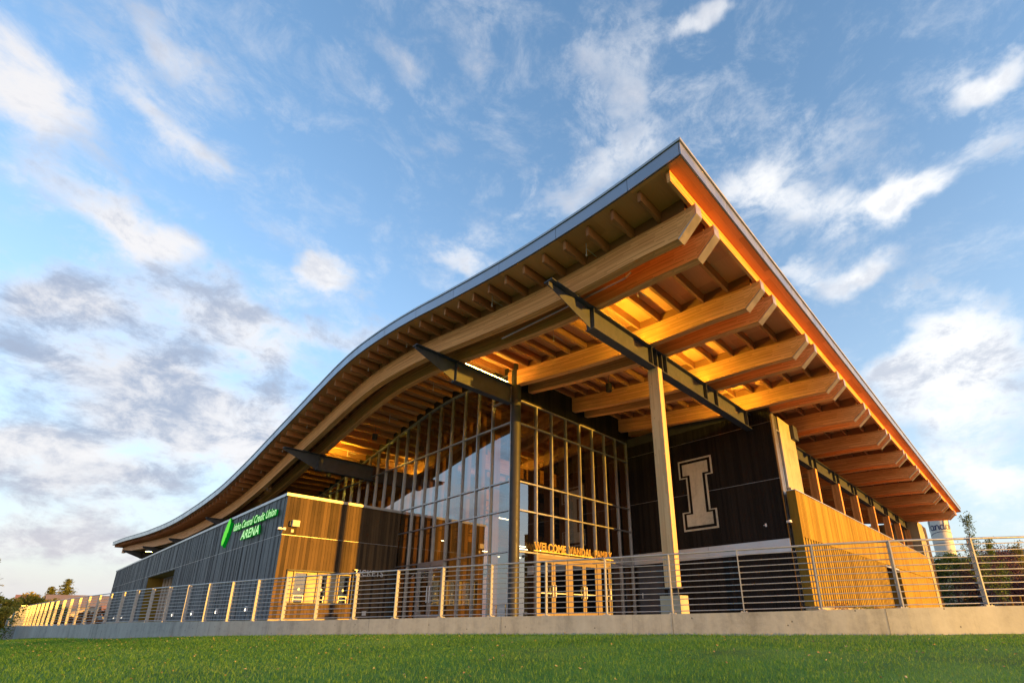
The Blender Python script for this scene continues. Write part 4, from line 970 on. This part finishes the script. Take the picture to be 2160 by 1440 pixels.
def broadleaf(name, x, y, z, h, w, mat, label, cat='tree', n=6000, leaf=.12, clumps=26, seed=0, trunk=.18, low=.25, group=None):
    t_ = thing(name, (x, y, z), label, cat, group); rr = np.random.default_rng(seed)
    trunk_mesh(x, y, z, h*.9, max(.03, h*.022), 9, .45, seed, t0=trunk).build('trunk', BARK, t_)
    a = rr.uniform(0, 2*PI, clumps); u = rr.uniform(-1, 1, clumps); rad = np.sqrt(1-u*u)*rr.uniform(.55, 1., clumps)
    cz = z+h*(low+(1-low)*.5)+u*h*(1-low)*.42; cx = x+np.cos(a)*rad*w*.5*.8; cy = y+np.sin(a)*rad*w*.5*.8
    cs = rr.uniform(.12, .26, clumps)*min(w, h)
    k = rr.integers(0, clumps, n); q = rr.normal(size=(n, 3)); q /= np.linalg.norm(q, axis=1)[:, None]; q *= (rr.uniform(0, 1, n)**.45)[:, None]*cs[k][:, None]
    P = np.stack([cx[k], cy[k], cz[k]], 1)+q*[1, 1, .8]
    leaf_cloud('crown', P, leaf, mat, t_, .5); return t_
def conifer(name, x, y, z, h, w, mat, label, n=5000, leaf=.16, seed=0, group=None):
    t_ = thing(name, (x, y, z), label, 'tree', group); rr = np.random.default_rng(seed)
    mb = MB(); mb.tube((x, y, z), (x, y, z+h*.97), h*.018, .01, n=7); mb.build('trunk', BARK, t_)
    nb = int(h*7); P = []
    for i in range(nb):
        t = .08+.92*i/nb; a = rr.uniform(0, 2*PI); l = w*.5*(1-t)**.8*rr.uniform(.55, 1.15)+.05*w*.3
        m_ = int(n/nb*(1.3-t)); s = rr.uniform(0, 1, m_)**.7
        P.append(np.stack([x+np.cos(a)*l*s+rr.normal(0, .05*w, m_)*s, y+np.sin(a)*l*s+rr.normal(0, .05*w, m_)*s, z+h*t-l*.25*s+rr.normal(0, .02*h*(1-t)+.03, m_)], 1))
    leaf_cloud('crown', np.vstack(P), leaf, mat, t_, .4); return t_
KF = 3.2
def far(x, y, z, h): return (CAM[0]+(x-CAM[0])*KF, CAM[1]+(y-CAM[1])*KF, -1.9, (z+h)*KF+1.9)
def fcon(x, y, z, h, w, mat, label, n, leaf, seed): X, Y, Z, H = far(x, y, z, h); return conifer('conifer', X, Y, Z, H, w*KF, mat, label, n, leaf*KF, seed)
def fbl(name, x, y, z, h, w, mat, label, cat, n, leaf, cl, seed, low=.02): X, Y, Z, H = far(x, y, z, h); return broadleaf(name, X, Y, Z, H, w*KF, mat, label, cat, n, leaf*KF, cl, seed, low=low)
fcon(-7.67, 95.1, -1.9, 8.4, 5.2, L_CON, 'tall ragged conifer behind the far house roof on the left', 11000, .15, 1)
fcon(-9.25, 95.2, -1.9, 7.2, 4.4, L_CON, 'shorter bushy conifer left of the tall one behind the house', 9000, .15, 2)
fcon(-15.3, 47., -2.2, 7.6, 4.0, L_CON, 'dark conifer cut by the left edge of the photo', 8000, .10, 3)
fcon(-1.3, 93., -1.9, 6.8, 3.4, L_OLV, 'small conifer top just left of the long dark facade', 2500, .25, 4)
broadleaf('shrub', -15.4, 26., -1.7, 2.8, 3.2, L_YEL, 'yellow green shrub at the left edge just beyond the lawn', 'shrub', 9000, .07, 30, 5, low=.02)
broadleaf('shrub', -15.6, 33., -1.7, 3.2, 3.6, L_OLV, 'olive shrub behind the yellow green one at the left edge', 'shrub', 8000, .08, 30, 6, low=.02)
fbl('autumn_tree', -13.9, 44., -1.9, 3.9, 4.2, L_YEL, 'round golden autumn tree left of the railing end', 'tree', 8000, .11, 30, 7, low=.02)
fbl('autumn_tree', -12.3, 52., -1.9, 4.3, 4.6, L_YEL, 'golden autumn tree seen through the leftmost railing posts', 'tree', 8000, .12, 30, 8, low=.02)
fbl('autumn_tree', -10.6, 62., -1.9, 4.2, 4.4, L_OLV, 'olive tree in front of the far house', 'tree', 7000, .12, 26, 9, low=.02)
fbl('autumn_tree', -9.0, 92.2, -1.9, 5.0, 3.4, L_YEL, 'small yellow crown above the house roof under the tall conifer', 'tree', 4000, .16, 20, 10, low=.1)
fbl('rusty_hedge', -6.2, 56., -1.7, 2.9, 7., L_RUS, 'reddish brown hedge behind the railing left of the dark facade', 'hedge', 9000, .10, 40, 12, low=.0)
fbl('rusty_hedge', -8.6, 50., -1.7, 2.2, 5., L_RUS, 'low brown hedge behind the brightest railing posts', 'hedge', 6000, .10, 30, 13, low=.0)
# slender seedling twigs in front of the left end of the wall
t_ = thing('sapling', (-13.45, 24.5, -1.3), 'thin leafy sapling in front of the left end of the concrete wall', 'sapling')
q = MB(); q.tube((-13.45, 24.5, -1.3), (-13.0, 22.6, .75), .018, .006, n=5); q.tube((-13.3, 23.9, -.6), (-13.5, 23.0, .5), .01, .004, n=5); q.build('stem', BARK, t_)
tt = rng.uniform(.25, 1, 260)[:, None]; leaf_cloud('leaves', np.array([-13.45, 24.5, -1.3])*(1-tt)+np.array([-13.0, 22.6, .75])*tt+rng.normal(0, .13, (260, 3)), .055, L_GRN, t_, .5)
# houses far left
def house(x0, x1, y0, y1, zb, ze, zr, walls, roofm, label, wins):
    t_ = thing('house', ((x0+x1)/2, y0, zb), label, 'house')
    w_ = bx('wall', walls, t_, x0, x1, y0, y1, zb, ze)
    q = MB(); yc = (y0+y1)/2
    q.face([(x0-.4, y0-.5, ze-.15), (x1+.4, y0-.5, ze-.15), (x1+.4, yc, zr), (x0-.4, yc, zr)]); q.face([(x0-.4, y1+.5, ze-.15), (x1+.4, y1+.5, ze-.15), (x1+.4, yc, zr), (x0-.4, yc, zr)])
    q.face([(x0, y0, ze), (x0, yc, zr-.05), (x0, y1, ze)]); q.face([(x1, y0, ze), (x1, yc, zr-.05), (x1, y1, ze)]); q.box(x0-.4, x1+.4, y0-.54, y0-.46, ze-.3, ze-.12); q.build('roof', roofm, t_)
    for (a, b, c, d_) in wins:
        wi = bx('window', M['glassdk'], t_, a, b, y0-.02, y0-.01, c, d_); q = MB(); q.box(a-.06, a, y0-.05, y0, c-.06, d_+.06); q.box(b, b+.06, y0-.05, y0, c-.06, d_+.06); q.box(a, b, y0-.05, y0, d_, d_+.06); q.box(a, b, y0-.05, y0, c-.06, c); q.build('window_frame', M['cream'], wi)
    return t_
ROOF = plain('brown shingle roof', (.24, .17, .13), .85, 0, .25, 4., bmp=.3); HW = plain('beige siding', (.40, .33, .25), .8, 0, .08, 2.); ROOF2 = plain('reddish shingle roof', (.30, .15, .10), .85, 0, .25, 4., bmp=.3); HB = plain('grey blue siding', (.22, .25, .27), .8, 0, .08, 2.)
def fhouse(x0, x1, y0, y1, ze, zr, walls, roofm, label, wins):
    fx = lambda x: CAM[0]+(x-CAM[0])*KF; fy = lambda y: CAM[1]+(y-CAM[1])*KF
    return house(fx(x0), fx(x1), fy(y0), fy(y1), -1.9, ze*KF, zr*KF, walls, roofm, label, [(fx(a), fx(b), c*KF, d_*KF) for a, b, c, d_ in wins])
fhouse(-10.2, 3., 74., 84., 1.9, 3.5, HW, ROOF, 'long low beige building behind the railing at the far left', [(-9.4, -8.6, .7, 1.4), (-6.6, -5.9, .7, 1.4), (-5.4, -4.7, .7, 1.4), (-2.5, -1.5, .7, 1.4)])
fhouse(-12.9, -10.7, 82., 92., 2.2, 3.7, HW, ROOF2, 'small building with a reddish roof at the left end of the long beige one', [(-12.3, -11.6, .9, 1.6)])
fhouse(-5.2, 2., 68., 73., .9, 2.0, HB, ROOF2, 'low grey blue building with a reddish roof just left of the dark facade', [(-4.6, -3.8, .1, .6), (-3.2, -2.4, .1, .6)])
# silo like water tower with script lettering
tw = thing('water_tower', (146, -.8, -2), 'pale cylindrical water tower with blue script lettering beyond the arena', 'water tower')
WT = plain('pale tower paint', (.58, .55, .50), .55, 0, .05, .12)
q = MB(); R0 = 2.1; n = 56
for k in range(n):
    a, b = 2*PI*k/n, 2*PI*(k+1)/n; ca, sa, cb, sb = math.cos(a), math.sin(a), math.cos(b), math.sin(b)
    for (r0, z0_, r1, z1_) in ((R0, -2, R0, 25.5), (R0, 25.5, R0*.55, 26.8), (R0*.55, 26.8, .1, 27.2)):
        q.face([(146+r0*ca, -.8+r0*sa, z0_), (146+r0*cb, -.8+r0*sb, z0_), (146+r1*cb, -.8+r1*sb, z1_), (146+r1*ca, -.8+r1*sa, z1_)])
q.build('tank', WT, tw, smooth=True)
for z in (12.5, 17.2, 25.2): q = MB(); q.tube((146, -.8, z), (146, -.8, z+.12), R0+.02, n=56, caps=False); q.build('weld_ring', M['steel'], tw)
def wrap(pts_list, name, mat):
    """lettering drawn as ribbons, wrapped on the tank; u metres along the face, v height"""
    q = MB(); face0 = math.atan2(CAM[1]+.8, CAM[0]-146)
    for pts, w_ in pts_list:
        for (u0, v0), (u1, v1) in zip(pts[:-1], pts[1:]):
            d_ = math.hypot(u1-u0, v1-v0) or 1; nx_, ny_ = -(v1-v0)/d_*w_, (u1-u0)/d_*w_; ex, ey = (u1-u0)/d_*w_*.5, (v1-v0)/d_*w_*.5
            P_ = [(u0-ex+nx_, v0-ey+ny_), (u1+ex+nx_, v1+ey+ny_), (u1+ex-nx_, v1+ey-ny_), (u0-ex-nx_, v0-ey-ny_)]
            f3 = []
            for (u, v) in P_:
                a = face0+u/R0; f3.append((146+(R0+.06)*math.cos(a), -.8+(R0+.06)*math.sin(a), v))
            q.face(f3)
    q.build(name, mat, tw)
def arcp(cx, cy, rx, ry, a0, a1, n=10): return [(cx+rx*math.cos(math.radians(a0+(a1-a0)*i/n)), cy+ry*math.sin(math.radians(a0+(a1-a0)*i/n))) for i in range(n+1)]
SC = []; s_ = 1.0; u = -7.1; v0 = 0.; w_ = .21
SC.append(([(u, v0+4.2), (u+1.2, v0+.1), (u+1.5, v0), (u+2.1, v0+1.), (u+3.2, v0+4.4)], w_))                                           # V
def a_letter(u): SC.append((arcp(u+.75, v0+1., .75, 1., 30, 390, 16), w_)); SC.append(([(u+1.45, v0+2.), (u+1.4, v0+.5), (u+1.7, v0), (u+2.2, v0+.5)], w_))
a_letter(u+3.3)
SC.append(([(u+5.5, v0+1.9), (u+5.6, v0+.0), (u+5.7, v0+1.0)]+arcp(u+6.3, v0+1.2, .55, .75, 150, 20, 8)+[(u+6.9, v0+.2), (u+7.3, v0+.3)], w_))      # n
SC.append((arcp(u+8.2, v0+1., .75, 1., 30, 390, 16), w_)); SC.append(([(u+9.3, v0+4.0), (u+8.9, v0+.5), (u+9.2, v0), (u+9.7, v0+.5)], w_))        # d
a_letter(u+9.9)
SC.append((arcp(u+12.6, v0+2.4, .45, 1.9, 250, -80, 14), w_)); SC.append(([(u+14.8, v0+2.0), (u+14.2, v0+1.6), (u+14.9, v0+.8), (u+14.3, v0), (u+13.7, v0+.3)], w_))
SC.append((arcp(u+8.2, v0-5.1, 8.4, 4.2, 155, 25, 16), .13))
SC = [([(a*.52, 20.6+b*.58) for a, b in p_], c_*.55) for p_, c_ in SC]
wrap(SC, 'lettering', plain('dark blue paint', (.03, .035, .10), .5))
# trees at the right
broadleaf('green_tree', 59.5, -8.4, -1.6, 8.6, 6.6, L_GRN, 'dense green tree beside the right end of the golden screen', 'tree', 16000, .12, 46, 21, low=.05)
broadleaf('plum_tree', 55.5, -12.1, -1.6, 8.3, 8.2, L_PLM, 'dark purple leaved plum tree behind the railing at the right', 'tree', 15000, .085, 46, 22, low=.06)
broadleaf('plum_tree', 66., -13.4, -1.6, 9.0, 8.6, L_PLM, 'second purple tree further back behind the first plum tree', 'tree', 10000, .11, 40, 23, low=.06)
broadleaf('plum_tree', 55.5, -15.2, -1.6, 5.6, 7.5, L_PLM, 'low purple shrub like tree nearest the right edge', 'tree', 10000, .085, 36, 24, low=.02)
for i, (x, y, h, lb) in enumerate(((50.8, -11.3, 11.2, 'tall slender young tree with upright sparse branches at the right'), (49.0, -12.6, 8.4, 'slender young tree with sparse leaves right of the tall one'), (56., -14.4, 9.0, 'feathery young tree nearest the right edge'))):
    t_ = thing('young_tree', (x, y, -1.6), lb, 'tree', 'slender young trees beyond the railing'); rr = random.Random(40+i); q = MB(); P = []
    q.tube((x, y, -1.6), (x, y, -1.6+h), .05, .01, n=6)
    for b_ in range(16):
        t = rr.uniform(.3, .95); a = rr.uniform(0, 2*PI); l = h*.32*(1.15-t); p0 = Vector((x, y, -1.6+h*t)); p1 = p0+Vector((math.cos(a)*l*.42, math.sin(a)*l*.42, l)); q.tube(p0, p1, .015, .004, n=4)
        for _ in range(110): s = rr.uniform(.1, 1.05); P.append(p0.lerp(p1, s)+Vector((rr.gauss(0, .14), rr.gauss(0, .14), rr.gauss(0, .14))))
    q.build('trunk', BARK, t_); leaf_cloud('crown', np.array([tuple(p) for p in P]), .085, L_OLV if i == 2 else L_GRN, t_, .5)
for i in range(9):
    x = 62+i*8+rng.uniform(-3, 3); y = -19.5+i*.3+rng.uniform(-1.6, 1.6)
    (conifer if i in (5, 8) else broadleaf)(*((('conifer', x, y-2.5, -1., 10+i*.4, 4.5, L_CON, ['', '', '', '', '', 'dark spire of a conifer on the skyline near the right edge', '', '', 'second dark conifer on the skyline at the right edge'][i], 2600, .3, 60+i)) if i in (5, 8) else (('hillside_tree', x, y, -1.2, 5.5+i*.62, 7.+i*.3, L_OLV if i % 2 else L_YEL, ['olive tree at the foot of the hillside', 'yellow tree at the foot of the hillside', 'olive tree halfway along the hillside', 'yellowing tree halfway along the hillside', 'olive tree high on the hillside', '', 'farthest olive tree on the hillside', 'farthest yellow tree on the hillside'][i] + ' at the right', 'tree', 4500, .22, 26, 60+i))))
# planting at the foot of the screen
for i in range(9):
    x = 10.5+i*1.9; y = -8.75-(i % 3)*.1; t_ = thing('ornamental_plant', (x, y, -.05), ['russet', 'olive', 'green'][i % 3]+' ornamental plant at the foot of the golden screen, '+['nearest the letter wall', 'second from the letter wall', 'third from the letter wall', 'fourth from the letter wall', 'in the middle of the row', 'fourth from the dark opening', 'third from the dark opening', 'second from the dark opening', 'nearest the dark opening'][i], 'plant', 'low plants along the golden screen')
    n = 260; h = rng.uniform(.35, .6); P = np.stack([x+rng.normal(0, .28, n), y+rng.normal(0, .2, n), rng.uniform(0, h, n)], 1); leaf_cloud('foliage', P, .05, [L_RUS, L_OLV, L_GRN][i % 3], t_, .3)
    q = MB()
    for _ in range(12): a = random.uniform(0, 6.28); q.tube((x, y, -.05), (x+.25*math.cos(a), y+.2*math.sin(a), h), .006, .003, n=4)
    q.build('stems', BARK, t_)
# support stakes and kerb by the plum tree
for i, (x, y) in enumerate(((50.0, -13.0), (51.6, -13.6))):
    t_ = thing('tree_stake', (x, y, -1.5), ['wooden stake left of the plum tree trunk', 'wooden stake right of the plum tree trunk'][i], 'stake'); q = MB(); q.tube((x, y, -1.5), (x, y, 1.8), .07, n=6); q.build('pole', M['pine'], t_)
# a faint plume of steam from the low roof
st = MB(); n_ = 14
for i in range(8):
    for k in range(n_):
        a, b = 2*PI*k/n_, 2*PI*(k+1)/n_; r0, r1 = [.02, .16, .24, .30, .33, .32, .27, .17, .02][i], [.02, .16, .24, .30, .33, .32, .27, .17, .02][i+1]
        c0 = (-5.25-.03*i, 14.8-.22*i, 5.4+.28*i); c1 = (-5.25-.03*(i+1), 14.8-.22*(i+1), 5.4+.28*(i+1))
        st.face([(c0[0]+r0*math.cos(a), c0[1]+r0*math.sin(a), c0[2]), (c0[0]+r0*math.cos(b), c0[1]+r0*math.sin(b), c0[2]), (c1[0]+r1*math.cos(b), c1[1]+r1*math.sin(b), c1[2]), (c1[0]+r1*math.cos(a), c1[1]+r1*math.sin(a), c1[2])])
mt = D.materials.new('steam'); mt.use_nodes = True; nt = mt.node_tree; nt.nodes.clear(); T = NT(nt); o = T.n('ShaderNodeOutputMaterial'); v = T.n('ShaderNodeVolumePrincipled'); v.inputs['Color'].default_value = (.9, .9, .95, 1)
T.put(v.inputs['Density'], T.maprange(T.noise(T.n('ShaderNodeTexCoord').outputs['Object'], 3.2, 4, .6), .50, .75, 0., .22)); nt.links.new(v.outputs[0], o.inputs['Volume'])
tag(st.build('steam', mt), 'faint wisp of steam rising above the dark facade behind the sign', 'steam', kind='stuff')
